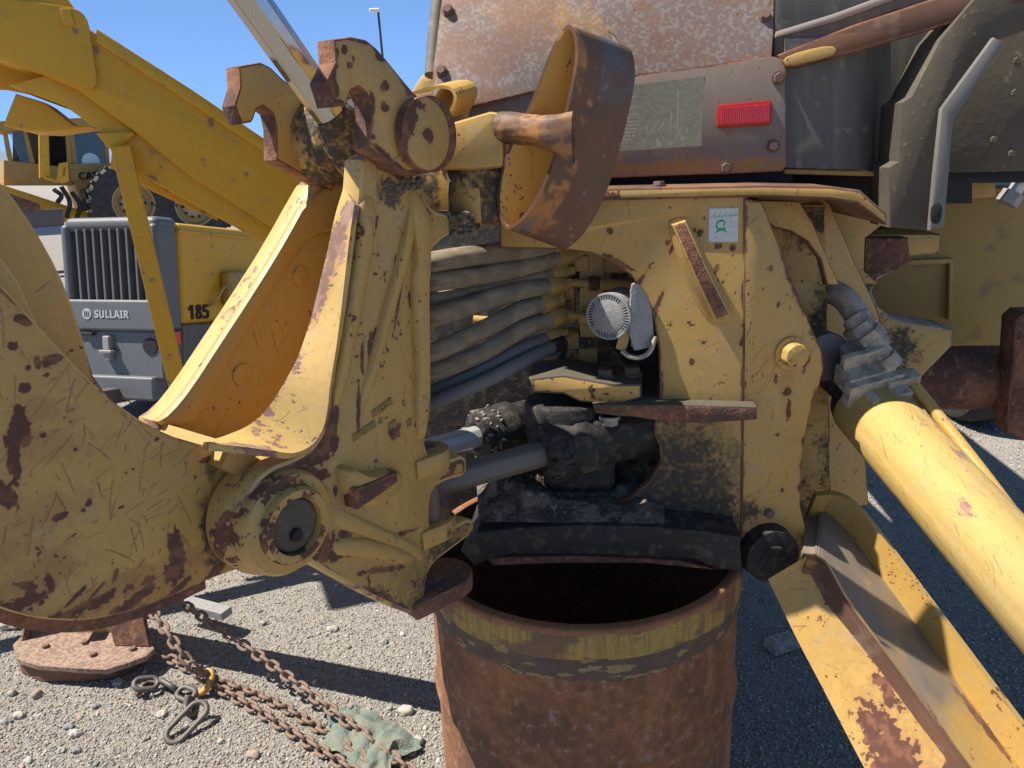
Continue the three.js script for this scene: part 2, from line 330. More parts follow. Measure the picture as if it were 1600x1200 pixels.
M.greaseYellow = pairMat(tile({ seed: 15, chip: 0.6, feats: Array.from({ length: 22 }, (_, i) => ({ t: 'g', u: (i * 0.217) % 0.7, v: (i * 0.331) % 0.7, ru: 0.06 + 0.03 * (i % 3), rv: 0.05, rot: i })) }), 0.002);
M.hose = pairMat(texPair(1024, 1024, (i, j, q) => {
  const u = i / 1024, v = j / 1024, f = fbm(u * 26, v * 26, 5, 71, 26), w = 0.5 + 0.5 * Math.sin((u * 128 + v * 128) * 6.2832), g = vn(u * 300, v * 300, 72, 300), s = fbm(u * 9, v * 40, 4, 77, 0);
  let c = mix3([0.22, 0.178, 0.125], [0.33, 0.265, 0.185], sstep(0.3, 0.7, f)); c = mix3(c, [0.26, 0.16, 0.055], sstep(0.6, 0.78, fbm(u * 40, v * 40, 3, 75, 40)) * 0.45); c = mix3(c, [0.1, 0.085, 0.066], sstep(0.6, 0.76, s) * 0.6);
  const k = 0.88 + 0.24 * g; q[0] = c[0] * k; q[1] = c[1] * k; q[2] = c[2] * k; q[3] = 0.88; q[4] = 0.3 * f + 0.05 * w + 0.15 * g;
}, 0.5), 0.0004);
M.mud = plain(0.15, 0.122, 0.09, 0.9);
M.earthPile = pairMat(texPair(512, 512, (i, j, q) => { const u = i / 512, v = j / 512, f = fbm(u * 14, v * 14, 5, 171, 14), g = fbm(u * 70, v * 70, 3, 173, 70); let c = mix3([0.05, 0.042, 0.035], [0.16, 0.13, 0.1], sstep(0.35, 0.7, f)); c = mix3(c, [0.28, 0.24, 0.19], sstep(0.62, 0.78, g) * 0.6); q[0] = c[0]; q[1] = c[1]; q[2] = c[2]; q[3] = 0.95; q[4] = 0.3 * f + 0.6 * g; }, 0.3), 0.006);
M.earth = plain(0.25, 0.205, 0.155, 0.95);
M.greaseHeavy = pairMat(tile({ seed: 17, chip: 0.4, feats: Array.from({ length: 70 }, (_, i) => ({ t: 'g', u: (i * 0.2171) % 0.7, v: (i * 0.3313) % 0.7, ru: 0.07 + 0.03 * (i % 3), rv: 0.06, rot: i, n: 1.3 })) }), 0.003);
M.boss = pairMat(tile({ seed: 16, chip: 2.2, scratches: 260, halo: 0.006, feats: Array.from({ length: 90 }, (_, i) => ({ u: (i * 0.1573) % 0.7, v: (i * 0.2717) % 0.7, ru: 0.012 + 0.03 * ((i * 7) % 5) / 5, rv: 0.007 + 0.01 * ((i * 3) % 4) / 4, rot: i * 1.9, n: 1.5 })) }), 0.0016);
M.rubber = plain(0.022, 0.021, 0.02, 0.7);
M.chrome = plain(0.45, 0.44, 0.43, 0.12, 1);
M.rodGrey = plain(0.52, 0.52, 0.51, 0.32, 0.35);
M.rodDull = plain(0.155, 0.132, 0.11, 0.5, 0.15);
M.boltRust = plain(0.17, 0.105, 0.08, 0.8, 0.1);
M.boltGrey = plain(0.3, 0.29, 0.27, 0.55, 0.4);
M.black = plain(0.012, 0.012, 0.013, 0.75);
M.dusty = pairMat(texPair(512, 512, (i, j, q) => {  // pale dust, its tone warmed to stand in for missing sun
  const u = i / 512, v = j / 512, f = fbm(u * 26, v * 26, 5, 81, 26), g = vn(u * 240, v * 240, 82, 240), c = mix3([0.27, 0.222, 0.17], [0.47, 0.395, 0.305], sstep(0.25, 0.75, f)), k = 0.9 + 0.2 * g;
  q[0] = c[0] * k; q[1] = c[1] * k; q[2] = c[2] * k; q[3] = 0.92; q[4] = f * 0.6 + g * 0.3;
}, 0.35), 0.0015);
M.galv = pairMat(texPair(512, 512, (i, j, q) => {
  const u = i / 512, v = j / 512, f = fbm(u * 50, v * 50, 4, 91, 50), g = vn(u * 220, v * 220, 92, 220); let c = mix3([0.22, 0.22, 0.222], [0.34, 0.338, 0.335], f); if (g > 0.86) c = [0.12, 0.12, 0.12]; if (f > 0.68) c = mix3(c, [0.4, 0.28, 0.12], 0.6);
  q[0] = c[0]; q[1] = c[1]; q[2] = c[2]; q[3] = 0.6; q[4] = f;
}, 0.25), 0.0006);
M.bgYellow = pairMat(texPair(512, 512, (i, j, q) => {
  const u = i / 512, v = j / 512, f = fbm(u * 6, v * 6, 5, 101, 6), g = vn(u * 160, v * 160, 102, 160), d = fbm(u * 34, v * 34, 4, 104, 34); let c = mix3([0.67, 0.355, 0.010], [0.62, 0.33, 0.015], f); c = mix3(c, [0.42, 0.26, 0.08], sstep(0.6, 0.8, d) * 0.4); if (d > 0.79) c = mix3(c, C.rustMid, 0.7);
  const k = 0.95 + 0.08 * g; q[0] = c[0] * k; q[1] = c[1] * k; q[2] = c[2] * k; q[3] = 0.42 + 0.2 * f; q[4] = 0.5 + 0.1 * f;
}, 1.6), 0.001);
M.bgYellowDull = pairMat(texPair(512, 512, (i, j, q) => {
  const u = i / 512, v = j / 512, f = fbm(u * 6, v * 6, 5, 111, 6), d = fbm(u * 34, v * 34, 4, 114, 34); let c = mix3([0.42, 0.255, 0.055], [0.36, 0.225, 0.06], f); c = mix3(c, [0.2, 0.13, 0.06], sstep(0.58, 0.8, d) * 0.6);
  q[0] = c[0]; q[1] = c[1]; q[2] = c[2]; q[3] = 0.55; q[4] = 0.5 + 0.2 * d;
}, 1.2), 0.001);
M.greyPaint = pairMat(texPair(512, 512, (i, j, q) => {
  const u = i / 512, v = j / 512, f = fbm(u * 8, v * 8, 5, 121, 8), d = fbm(u * 50, v * 50, 3, 124, 50), c = mix3([0.105, 0.112, 0.12], [0.135, 0.142, 0.15], f), k = 0.92 + 0.16 * d;
  q[0] = c[0] * k; q[1] = c[1] * k; q[2] = c[2] * k; q[3] = 0.5; q[4] = 0.5 + 0.2 * d;
}, 1), 0.0008);
M.darkPlastic = pairMat(texPair(1024, 1024, (i, j, q) => {   // sun-bleached dark plastic with dust streaks running down it
  const u = i / 1024, v = j / 1024, f = fbm(u * 5, v * 5, 5, 131, 5), st = fbm(u * 70, v * 4, 4, 133), d = fbm(u * 40, v * 40, 4, 135, 40);
  let c = mix3([0.1, 0.094, 0.08], [0.15, 0.138, 0.115], f); c = mix3(c, [0.2, 0.175, 0.13], sstep(0.5, 0.8, st) * 0.5); c = mix3(c, [0.28, 0.245, 0.17], sstep(0.7, 0.8, d) * 0.5);
  q[0] = c[0]; q[1] = c[1]; q[2] = c[2]; q[3] = 0.55 + 0.25 * d; q[4] = 0.5 + 0.2 * d;
}, 0.8), 0.0008);
M.muddy = pairMat(texPair(1024, 1024, (i, j, q) => {
  const u = i / 1024, v = j / 1024, f = fbm(u * 9, v * 9, 5, 141, 9), d = fbm(u * 90, v * 90, 4, 145, 90); let c = mix3([0.06, 0.05, 0.037], [0.125, 0.1, 0.066], f); c = mix3(c, [0.24, 0.2, 0.12], sstep(0.73, 0.82, d) * 0.6);
  q[0] = c[0]; q[1] = c[1]; q[2] = c[2]; q[3] = 0.85; q[4] = 0.3 + 0.6 * d;
}, 0.7), 0.0007);
M.glass = new THREE.MeshPhysicalMaterial({ color: new THREE.Color().setRGB(0.75, 0.82, 0.8), roughness: 0.04, transmission: 1, thickness: 0, ior: 1.5, side: THREE.DoubleSide });
M.tyre = pairMat(texPair(512, 512, (i, j, q) => { const u = i / 512, v = j / 512, f = fbm(u * 20, v * 20, 4, 151, 20), c = mix3([0.022, 0.022, 0.024], [0.07, 0.066, 0.06], f); q[0] = c[0]; q[1] = c[1]; q[2] = c[2]; q[3] = 0.85; q[4] = f; }, 1), 0.003);

// ---------------------------------------------------------------- the setting: ground, stones, hills
{
  const S = 1.6, n = 1536, cell = 150;
  // gravel: rounded grains of several sizes pressed into pale dust
  const grain = (u, v, k, s, o) => { const x = u * k, y = v * k, xi = Math.floor(x), yi = Math.floor(y); let b = 9, id = 0; for (let a = -1; a < 2; a++) for (let c = -1; c < 2; c++) { const X = xi + a, Y = yi + c, hx = ((X % k) + k) % k, hy = ((Y % k) + k) % k, dx = X + 0.15 + 0.7 * hash(hx, hy, s) - x, dy = Y + 0.15 + 0.7 * hash(hx, hy, s + 1) - y, r = 0.45 + 0.55 * hash(hx, hy, s + 2), d = Math.sqrt(dx * dx + dy * dy) / r; if (d < b) { b = d; id = hash(hx, hy, s + 3); } } o[0] = b; o[1] = id; };
  const a = [0, 0], b = [0, 0], c = [0, 0];
  const gm = pairMat(texPair(n, n, (i, j, q) => {
    const u = i / n, v = j / n; grain(u, v, 70, 1, a); grain(u, v, cell, 11, b); grain(u, v, 300, 21, c);
    const f = fbm(u * 8, v * 8, 4, 31, 8), g = vn(u * 500, v * 500, 33, 500);
    let h = 0.25 + 0.08 * f + 0.14 * g, col = mix3([0.29, 0.262, 0.225], [0.35, 0.318, 0.272], f);
    const lay = (o, thr, lift, amt) => { if (o[1] > thr) { const m = sstep(0.72, 0.5, o[0]); if (m > 0) { const t = hash(Math.floor(o[1] * 9999), 3, 5), cc = t < 0.62 ? mix3([0.35, 0.32, 0.275], [0.27, 0.25, 0.23], t / 0.62) : t < 0.88 ? [0.19, 0.185, 0.185] : t < 0.96 ? [0.3, 0.22, 0.17] : [0.46, 0.43, 0.4]; col = mix3(col, cc, m * amt); h = Math.max(h, h + lift * Math.sqrt(Math.max(0, 1 - o[0] * o[0] * 1.9)) * m); } } };
    lay(c, 0.25, 0.2, 0.7); lay(b, 0.5, 0.34, 0.85); lay(a, 0.93, 0.45, 0.9);
    const k = 0.88 + 0.2 * g; q[0] = col[0] * k; q[1] = col[1] * k; q[2] = col[2] * k; q[3] = 0.95; q[4] = h;
  }, S), 0.012);
  const g = new THREE.PlaneGeometry(6000, 6000, 1, 1); g.rotateX(-Math.PI / 2); const uv = g.attributes.uv; for (let i = 0; i < uv.count; i++) uv.setXY(i, uv.getX(i) * 6000, uv.getY(i) * 6000);
  const m = new THREE.Mesh(g, gm); m.name = 'ground'; m.receiveShadow = true; m.userData = { kind: 'structure', label: 'pale crushed gravel yard under the machines' }; scene.add(m);
  // loose stones, a few variants of shape
  reseed(4242);
  const mat = plain(1, 1, 1, 0.92), pal = [[0.36, 0.33, 0.285], [0.315, 0.285, 0.245], [0.27, 0.25, 0.23], [0.2, 0.195, 0.195], [0.42, 0.39, 0.345], [0.32, 0.235, 0.185], [0.25, 0.25, 0.255]];
  const spots = []; for (let k = 0; k < 150000; k++) { const px = -250 + rnd() * 2100, py = 430 + 900 * Math.pow(rnd(), 0.8); spots.push([px, py, rnd(), rnd(), rnd(), rnd()]); }
  const per = [[], [], []];
  for (const s of spots) { const P = onY(s[0], s[1], 0), d = P.distanceTo(camera.position); if (d > 9) continue; const sz = (0.0018 + 0.0042 * Math.pow(s[2], 4) + (s[3] > 0.996 ? 0.008 * s[4] : 0)) * (d > 3.5 ? d / 3.5 : 1); per[Math.floor(s[5] * 3)].push([P, sz, s]); }
  per.forEach((list, v) => {
    const sg = spherify(V(0, 0, 0), 1, 0.62, 0.85, v + 3, 0.42, 1), im = new THREE.InstancedMesh(sg, mat, list.length), T = new THREE.Matrix4(), E = new THREE.Euler(), Q = new THREE.Quaternion(), col = new THREE.Color();
    list.forEach(([P, sz, s], i) => { E.set(s[3] * 0.7, s[4] * 6.3, s[2] * 0.7); Q.setFromEuler(E); P.y = sz * 0.28; T.compose(P, Q, V(sz, sz * (0.75 + s[5] * 0.5), sz)); im.setMatrixAt(i, T); const c = pal[Math.floor(s[4] * s[4] * 6.99)], k = 0.85 + 0.3 * s[3]; im.setColorAt(i, col.setRGB(c[0] * k, c[1] * k, c[2] * k)); });
    im.name = numbered('loose_gravel'); im.castShadow = im.receiveShadow = true; im.userData = { kind: 'stuff', label: 'loose pale gravel strewn over the yard', category: 'gravel', group: 'loose gravel' }; scene.add(im);
  });
  const hm = plain(0.17, 0.2, 0.28, 1);
  const hill = (x0, x1, z, hgt, s) => { const P = [], n = 120; for (let i = 0; i < n; i++) { const t = i / (n - 1), x = x0 + (x1 - x0) * t, h = hgt * (0.45 + 0.75 * fbm(t * 6 + s, 3, 5, s)) * Math.sqrt(Math.sin(Math.PI * clamp(t, 0.02, 0.98))); P.push([x, h]); } const g = new THREE.PlaneGeometry(1, 1, n - 1, 6), p = g.attributes.position; for (let j = 0; j <= 6; j++) for (let i = 0; i < n; i++) { const k = j * n + i, f = 1 - j / 6; p.setXYZ(k, P[i][0], P[i][1] * f * (0.9 + 0.1 * fbm(i * 0.3, j, 3, s)), z + (1 - f) * 700 + (fbm(i * 0.4, j * 0.8, 3, s + 5) - 0.5) * 200); } g.computeVertexNormals(); return g; };
  const h = new THREE.Mesh(hill(-4500, 1500, -3600, 175, 3), hm); h.name = 'distant_hills'; h.userData = { kind: 'structure' }; scene.add(h);
}
// ---------------------------------------------------------------- planes of the machine
const CP = new Pl(V(-0.10, 0, -1.08), V(0.8, 0, 0.6));   // outer side of the swing casting, swung round to the left
const CD = V(-0.6, 0, 0.8);                                // forward along the casting, towards the boom
const FP = new Pl(V(0.25, 0, -1.25), az(-7));             // rear plate of the main frame
const feats = (pl, list) => list.map(([px, py, rx, ry, rot = 0, t = 'r', n = 1, a]) => {
  const c = pl.uv(px, py), ex = pl.uv(px + rx, py), ey = pl.uv(px, py + ry);
  return { u: c[0], v: c[1], ru: Math.max(0.002, Math.hypot(ex[0] - c[0], ex[1] - c[1])), rv: Math.max(0.002, Math.hypot(ey[0] - c[0], ey[1] - c[1])), rot: -rot * rad, t, n, a };
});
function facePlate(parent, name, pl, px, t, { it = 0, holes = [], bevel = 0.003, paint = {}, marks = [], res = 1000, edge = M.rustEdge, label, bump = 0.0013 } = {}) {
  const uvp = trace(pl, px, it), hs = holes.map(([h, k = 0]) => trace(pl, h, k)), box = bbox(uvp);
  const mat = pairMat(paintMap(box, res, { outline: uvp, wear: 0.006, feats: feats(pl, marks), ...paint }), bump);
  return put(parent, name, plateUV(pl, uvp, t, { holes: hs, bevel, map: box }), [mat, edge], label);
}
function flatPlate(parent, name, pl, px, t, mat, { it = 0, holes = [], bevel = 0.003, edge = mat, label } = {}) {
  return put(parent, name, plateUV(pl, trace(pl, px, it), t, { holes: holes.map(([h, k = 0]) => trace(pl, h, k)), bevel }), [mat, edge], label);
}
const circlePx = (pl, px, py, r, n = 28, a0 = 0, a1 = 360) => { const c = pl.uv(px, py); return Array.from({ length: n }, (_, i) => { const a = (a0 + (a1 - a0) * i / n) * rad; return [c[0] + r * Math.cos(a), c[1] + r * Math.sin(a)]; }); };

// ================================================================ swing casting
const swing = thing('swing_casting', 'yellow cast swing frame with two hooked ears, worn rusty edges and cast part numbers', 'swing frame', V(-0.145, 0.93, -1.02));
{
  const A0 = CP.off(-0.014);
  // side wall towards the camera
  const wall = [[566, 232], [612, 262], [655, 278], [664, 292], [664, 312], [680, 330], [705, 335], [738, 336], [740, 362], [706, 366], [684, 380], [669, 402], [665, 440], [666, 560], [668, 640], [664, 690], [672, 716], [697, 720], [729, 708], [731, 744], [700, 750], [676, 764], [671, 800], [674, 836], [700, 826], [740, 806], [742, 832], [702, 862], [678, 880], [667, 902], [664, 940], [668, 963], [648, 963], [600, 945], [520, 902], [468, 870], [440, 880], [400, 868], [372, 838], [378, 792], [396, 752], [424, 728], [455, 717], [484, 702], [502, 676], [510, 650], [515, 610], [528, 540], [541, 460], [550, 395], [557, 345], [561, 300]];
  const marks = [[538, 395, 10, 40, 8], [528, 480, 7, 50, 6], [515, 575, 9, 60, 4], [510, 640, 10, 40, 0], [520, 660, 8, 60, 6], [498, 705, 22, 18, 20], [470, 745, 40, 12, 20], [445, 755, 40, 14, 10], [585, 530, 5, 18, 15], [578, 540, 4, 22, 10], [566, 560, 3, 30, 8], [560, 640, 3, 46, 8], [618, 672, 8, 14, 0], [651, 664, 3, 5], [507, 772, 5, 18, 8], [524, 766, 4, 10, 12], [499, 850, 8, 8], [505, 870, 50, 9, 20], [585, 848, 60, 4, 10], [560, 860, 26, 5, 10], [600, 890, 30, 6, 20], [540, 835, 12, 12], [565, 465, 2, 40, 16], [625, 460, 2, 60, 20], [648, 455, 3, 34, 4], [640, 470, 2, 14, 4], [587, 720, 4, 5], [645, 360, 3, 30, 12], [630, 380, 3, 24, 14], [618, 415, 2, 16, 10], [548, 425, 4, 10, 10], [540, 500, 4, 22, 5], [602, 290, 3, 5], [575, 330, 2, 6], [588, 350, 2, 12, 20],
    [610, 300, 16, 22, 30, 'g', 1.2, 0.85], [635, 285, 26, 8, 20, 'g', 1.2, 0.8], [652, 940, 40, 34, 0, 'g', 1, 0.55], [700, 845, 30, 30, 0, 'g', 1, 0.8], [640, 905, 40, 30, 0, 'g', 1, 0.35], [560, 930, 70, 10, 20, 'g', 1, 0.5], [728, 348, 20, 14, 0, 'g', 1, 1],
    [470, 860, 60, 16, 10], [440, 868, 60, 16, 0], [385, 850, 14, 50, 0], [520, 800, 70, 60, 0, 'b', 1, 0.35], [590, 900, 90, 40, 15, 'b', 1, 0.3]];
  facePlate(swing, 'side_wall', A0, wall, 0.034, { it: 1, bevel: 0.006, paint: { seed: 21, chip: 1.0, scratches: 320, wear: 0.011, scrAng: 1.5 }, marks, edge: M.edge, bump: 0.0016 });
  // raised rails and ribs cast onto the side wall
  const lump = (name, px, h, taper = 0.45, mat = M.yellow, it = 1) => {   // a frustum: outline on the wall, smaller outline h above it
    const a = trace(A0, px, it), n = a.length, c = a.reduce((s, q) => [s[0] + q[0] / n, s[1] + q[1] / n], [0, 0]), pos = [];
    const P = (q, k, s) => A0.w(c[0] + (q[0] - c[0]) * s, c[1] + (q[1] - c[1]) * s, k), mid = A0.w(c[0], c[1], h * 1.02), L = [[-0.003, 1], [h * 0.3, 1 - taper * 0.18], [h * 0.8, 1 - taper * 0.55], [h, 1 - taper]];
    for (let i = 0; i < n; i++) { const q = a[i], r = a[(i + 1) % n]; for (let l = 0; l < 3; l++) { const b0 = P(q, ...L[l]), b1 = P(r, ...L[l]), t0 = P(q, ...L[l + 1]), t1 = P(r, ...L[l + 1]); pos.push(b0, b1, t1, b0, t1, t0); } pos.push(P(q, ...L[3]), P(r, ...L[3]), mid); }
    const g = new THREE.BufferGeometry().setFromPoints(pos); g.computeVertexNormals(); return put(swing, name, boxUV(crease(g, 50)), mat);
  };
  lump('rib', [[640, 282], [668, 318], [668, 402], [664, 440], [666, 560], [667, 690], [648, 690], [646, 560], [640, 440], [646, 400], [636, 330]], 0.011, 0.25);
  lump('rib', [[643, 300], [656, 320], [640, 400], [618, 470], [592, 560], [570, 640], [558, 636], [576, 560], [600, 470], [622, 390], [634, 340]], 0.009, 0.5);
  lump('rib', [[563, 300], [585, 300], [588, 330], [578, 400], [562, 490], [548, 560], [530, 640], [516, 640], [530, 540], [544, 460], [556, 370]], 0.009, 0.4, M.yellowWorn);
  lump('rib', [[522, 720], [560, 738], [610, 728], [624, 735], [624, 760], [575, 796], [550, 790], [524, 760]], 0.022, 0.35);
  lump('rib', [[520, 842], [560, 836], [620, 852], [650, 868], [648, 884], [600, 880], [540, 866], [518, 868]], 0.01, 0.55, M.yellowWorn);
  lump('rib', [[520, 790], [545, 800], [640, 842], [664, 858], [664, 880], [640, 866], [540, 830], [515, 820]], 0.006, 0.5);
  flatPlate(swing, 'stop_pad', CP.off(0.012), [[556, 764], [604, 745], [622, 737], [623, 752], [606, 766], [560, 797]], 0.028, M.rust, { bevel: 0.003 });
  // cast lettering
  const font = await new FontLoader().loadAsync('fonts/droid/droid_sans_bold.typeface.json');
  const cast = (s, px, py, size, tilt, stretch = 0.75) => { const g = new TextGeometry(s, { font, size, depth: 0.003, curveSegments: 3, bevelEnabled: true, bevelSize: 0.0004, bevelThickness: 0.0006, bevelSegments: 1 }); g.scale(stretch, 1, 1); g.rotateZ(tilt * rad); const q = A0.uv(px, py); g.translate(q[0], q[1], -0.001); g.applyMatrix4(A0.mat()); g.clearGroups(); return g; };
  put(swing, 'cast_lettering', boxUV(mergeGeometries([cast('9RC5708', 582, 652, 0.0095, 12), cast('8', 630, 636, 0.0095, 12), cast('-8   -', 592, 664, 0.008, 12), cast('9WC008E', 552, 690, 0.0095, 12), cast('9W', 608, 672, 0.0095, 12), cast('27', 636, 668, 0.0095, 12)].map((g) => g.index ? g.toNonIndexed() : g))), plain(0.33, 0.22, 0.07, 0.7));
  // front rim of the side wall: broad sunlit edge that widens downwards into the casting's saddle
  const R = [[562, 322], [557, 350], [551, 395], [546, 435], [539, 490], [530, 545], [520, 600], [514, 640], [505, 672], [486, 700], [455, 716], [420, 714], [380, 709], [325, 704]], Lft = [[545, 296, .04], [531, 340, .042], [520, 390, .045], [508, 438, .05], [492, 500, .055], [470, 560, .056], [456, 585, .058], [440, 610, .06], [424, 634, .061], [405, 656, .062], [385, 673, .063], [362, 685, .064], [340, 694, .066], [316, 702, .068]];
  const sm = (P) => new THREE.CatmullRomCurve3(P).getPoints(48);
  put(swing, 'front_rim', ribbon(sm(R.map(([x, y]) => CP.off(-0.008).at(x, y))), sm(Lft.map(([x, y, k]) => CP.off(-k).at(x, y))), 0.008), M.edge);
  // hooked ear and round pin cap
  const hook = [[521, 61], [550, 57], [573, 62], [589, 75], [607, 96], [628, 122], [648, 146], [662, 153], [680, 157], [697, 174], [704, 206], [699, 236], [682, 262], [652, 276], [624, 268], [598, 248], [576, 231], [577, 212], [581, 185], [578, 160], [571, 145], [561, 137], [550, 142], [545, 156], [543, 165], [521, 167], [509, 128], [524, 97]];
  facePlate(swing, 'hooked_ear', CP.off(0.012), hook, 0.03, { bevel: 0.003, edge: M.rust, paint: { seed: 22, chip: 0.45, scratches: 12, wear: 0.006 }, marks: [[575, 66, 30, 4, 5], [594, 84, 10, 14, 40], [538, 77, 4, 6], [547, 103, 5, 6], [552, 92, 2, 5], [602, 134, 8, 8], [601, 168, 8, 8], [637, 143, 5, 6], [520, 100, 6, 30, 15], [530, 150, 14, 10, 0, 'b'], [582, 165, 4, 26, 0], [583, 213, 5, 5], [600, 240, 26, 6, 32], [618, 255, 20, 4, 30], [600, 105, 3, 18, 0, 'b'], [520, 130, 8, 30, -10, 'r'], [526, 160, 18, 6, 0]] });
  const cap = CP.off(0.012), tp = cap.at(667, 210);
  const ring = (a, k0, k1, r, mat, name, seg = 44, bevel = 0.004) => put(swing, name, rod(a.clone().addScaledVector(CP.n, k0), a.clone().addScaledVector(CP.n, k1), r, r, { seg, bevel }), mat);
  ring(tp, -0.02, 0.012, 0.0485, M.rust, 'pin_collar');
  const capPl = CP.off(0.0265), cpx = circlePx(capPl, 667, 210, 0.046, 48);
  { const b = bbox(cpx), f = feats(capPl, [[640, 175, 12, 40, 14], [648, 160, 26, 8, 20], [668, 211, 9, 11], [650, 187, 3, 4], [633, 210, 4, 40, 0], [672, 250, 2, 26, 0, 'b']]);
    put(swing, 'pin_cap', plateUV(capPl, cpx, 0.012, { bevel: 0.002, map: b }), [pairMat(paintMap(b, 1600, { seed: 23, chip: 0.2, scratches: 6, outline: cpx, wear: 0.002, feats: f }), 0.001), M.rust]); }
  ring(tp, -0.22, -0.02, 0.032, M.rodDull, 'upper_pin');
  // far ear, far wall and the web between the walls
  const FE = CP.off(-0.19);
  flatPlate(swing, 'hooked_ear', FE, [[373, 103], [408, 97], [424, 105], [441, 122], [462, 138], [490, 166], [520, 215], [520, 300], [470, 272], [432, 250], [431, 200], [426, 178], [412, 167], [402, 171], [397, 186], [394, 191], [377, 194], [366, 165], [375, 135]], 0.03, M.yellow, { bevel: 0.003, edge: M.rust });
  const FW = CP.off(-0.2);
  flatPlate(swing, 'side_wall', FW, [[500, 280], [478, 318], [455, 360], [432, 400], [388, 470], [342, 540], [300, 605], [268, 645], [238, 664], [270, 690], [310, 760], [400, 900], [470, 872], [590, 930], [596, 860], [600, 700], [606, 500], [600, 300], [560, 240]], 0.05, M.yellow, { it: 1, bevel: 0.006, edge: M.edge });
  for (const [x, y] of [[470, 432], [378, 585]]) { const q = FW.at(x, y); put(swing, 'cast_button', rod(q.clone().addScaledVector(CP.n, -0.01), q.clone().addScaledVector(CP.n, 0.003), 0.016, 0.0155, { bevel: 0.001 }), M.yellow); }
  // thickened shoulder along the inside of the far rim, and the web at the back of the pocket
  flatPlate(swing, 'shoulder', FW.off(0.008), [[520, 285], [478, 318], [455, 360], [432, 400], [388, 470], [342, 540], [300, 605], [268, 645], [240, 664], [300, 668], [322, 640], [338, 604], [368, 552], [402, 494], [440, 436], [466, 396], [486, 372], [520, 362], [560, 360], [560, 285]], 0.02, M.yellow, { it: 1, bevel: 0.006 });
  const wl = sm([[535, 300], [520, 360], [512, 440], [505, 540], [498, 640], [490, 720]].map(([x, y]) => FW.at(x, y))); put(swing, 'web', ribbon(wl, wl.map((p) => p.clone().addScaledVector(CP.n, 0.16)), 0.03), M.yellow);
  const ss = sm([[238, 694], [300, 724], [400, 746], [520, 755]].map(([x, y]) => FW.at(x, y))); put(swing, 'pocket_floor', ribbon(ss, ss.map((p) => p.clone().addScaledVector(CP.n, 0.15)), 0.03), M.yellow);
  // swelling round the far pin boss
  const fb = tp.clone().addScaledVector(CP.n, -0.185); ring(fb, -0.05, 0.05, 0.062, M.greaseHeavy, 'far_boss', 40, 0.016);
  // lower boss: stepped collar, ring and pivot pin
  const lp = A0.at(445, 815);
  put(swing, 'boss_collar', latheAB(lp.clone().addScaledVector(CP.n, -0.058), lp, [[0.04, 0], [0.068, 0.0], [0.072, 0.004], [0.0735, 0.03], [0.071, 0.036], [0.066, 0.042], [0.066, 0.064], [0.062, 0.07], [0.05, 0.072], [0.046, 0.076], [0.036, 0.076]], 56), M.boss);
  put(swing, 'boss_ring', latheAB(lp.clone().addScaledVector(CP.n, 0.0), lp.clone().addScaledVector(CP.n, 0.03), [[0.035, 0], [0.048, 0], [0.0485, 0.02], [0.045, 0.026], [0.036, 0.026], [0.0345, 0.02], [0.0345, 0]], 48), M.boss);
  ring(lp, -0.24, 0.02, 0.0335, M.muddy, 'pivot_pin', 40);
  ring(lp.clone().addScaledVector(CP.v, -0.011).addScaledVector(CP.u, -0.002), 0.018, 0.026, 0.0085, M.black, 'grease_fitting', 18, 0.002);
  // ears for the swing cylinder, and the lower hinge ear
  const ear = (name, y, t, pts, mat) => { const sh = new THREE.Shape(pts.map(([x, z]) => new THREE.Vector2(x, -z))); const g = new THREE.ExtrudeGeometry(sh, { depth: t - 0.006, bevelEnabled: true, bevelSize: 0.004, bevelOffset: -0.004, bevelThickness: 0.003, bevelSegments: 2 }); g.rotateX(-Math.PI / 2); g.translate(0, y, 0); g.clearGroups(); return put(swing, name, boxUV(crease(g, 40)), mat); };
  const q1 = A0.at(672, 725), q2 = A0.at(680, 830), q3 = A0.at(668, 940);
  const lobe = (q, L, w) => { const o = []; const d = V(0.75, 0, -0.66), s = V(0.66, 0, 0.75), c = q.clone().addScaledVector(s, -w * 0.72); for (let i = -8; i <= 8; i++) { const a = i / 8 * 90 * rad; o.push([c.x + d.x * (L + w * Math.cos(a)) + s.x * w * Math.sin(a), c.z + d.z * (L + w * Math.cos(a)) + s.z * w * Math.sin(a)]); } o.push([c.x - d.x * 0.03 + s.x * w, c.z - d.z * 0.03 + s.z * w], [c.x - d.x * 0.03 - s.x * w, c.z - d.z * 0.03 - s.z * w]); return o; };
  ear('clevis_ear', q1.y - 0.012, 0.03, lobe(q1, 0.012, 0.036), M.yellow);
  ear('clevis_ear', q2.y - 0.016, 0.03, lobe(q2, 0.014, 0.036), M.greaseYellow);
  ear('hinge_ear', q3.y - 0.012, 0.028, lobe(q3, 0.055, 0.05), M.rust);
  const c1 = q1.clone().addScaledVector(V(0.75, 0, -0.66), 0.006).addScaledVector(V(0.66, 0, 0.75), -0.02);
  put(swing, 'clevis_pin', rod(V(c1.x, q2.y - 0.03, c1.z), V(c1.x, q1.y + 0.022, c1.z), 0.017, 0.017, { bevel: 0.002 }), M.boltRust);
  const c3 = q3.clone().addScaledVector(V(0.75, 0, -0.66), 0.03).addScaledVector(V(0.66, 0, 0.75), -0.035);
  put(swing, 'hinge_pin', rod(V(c3.x, q3.y - 0.03, c3.z), V(c3.x, q3.y + 0.022, c3.z), 0.02, 0.02, { bevel: 0.003 }), M.rust);
  // upper hinge: the ear that runs to the right behind the pin cap
  const HP = CP.off(-0.005), ub = new Pl(FP.at(740, 225).lerp(camera.position, 0.12), az(-4));
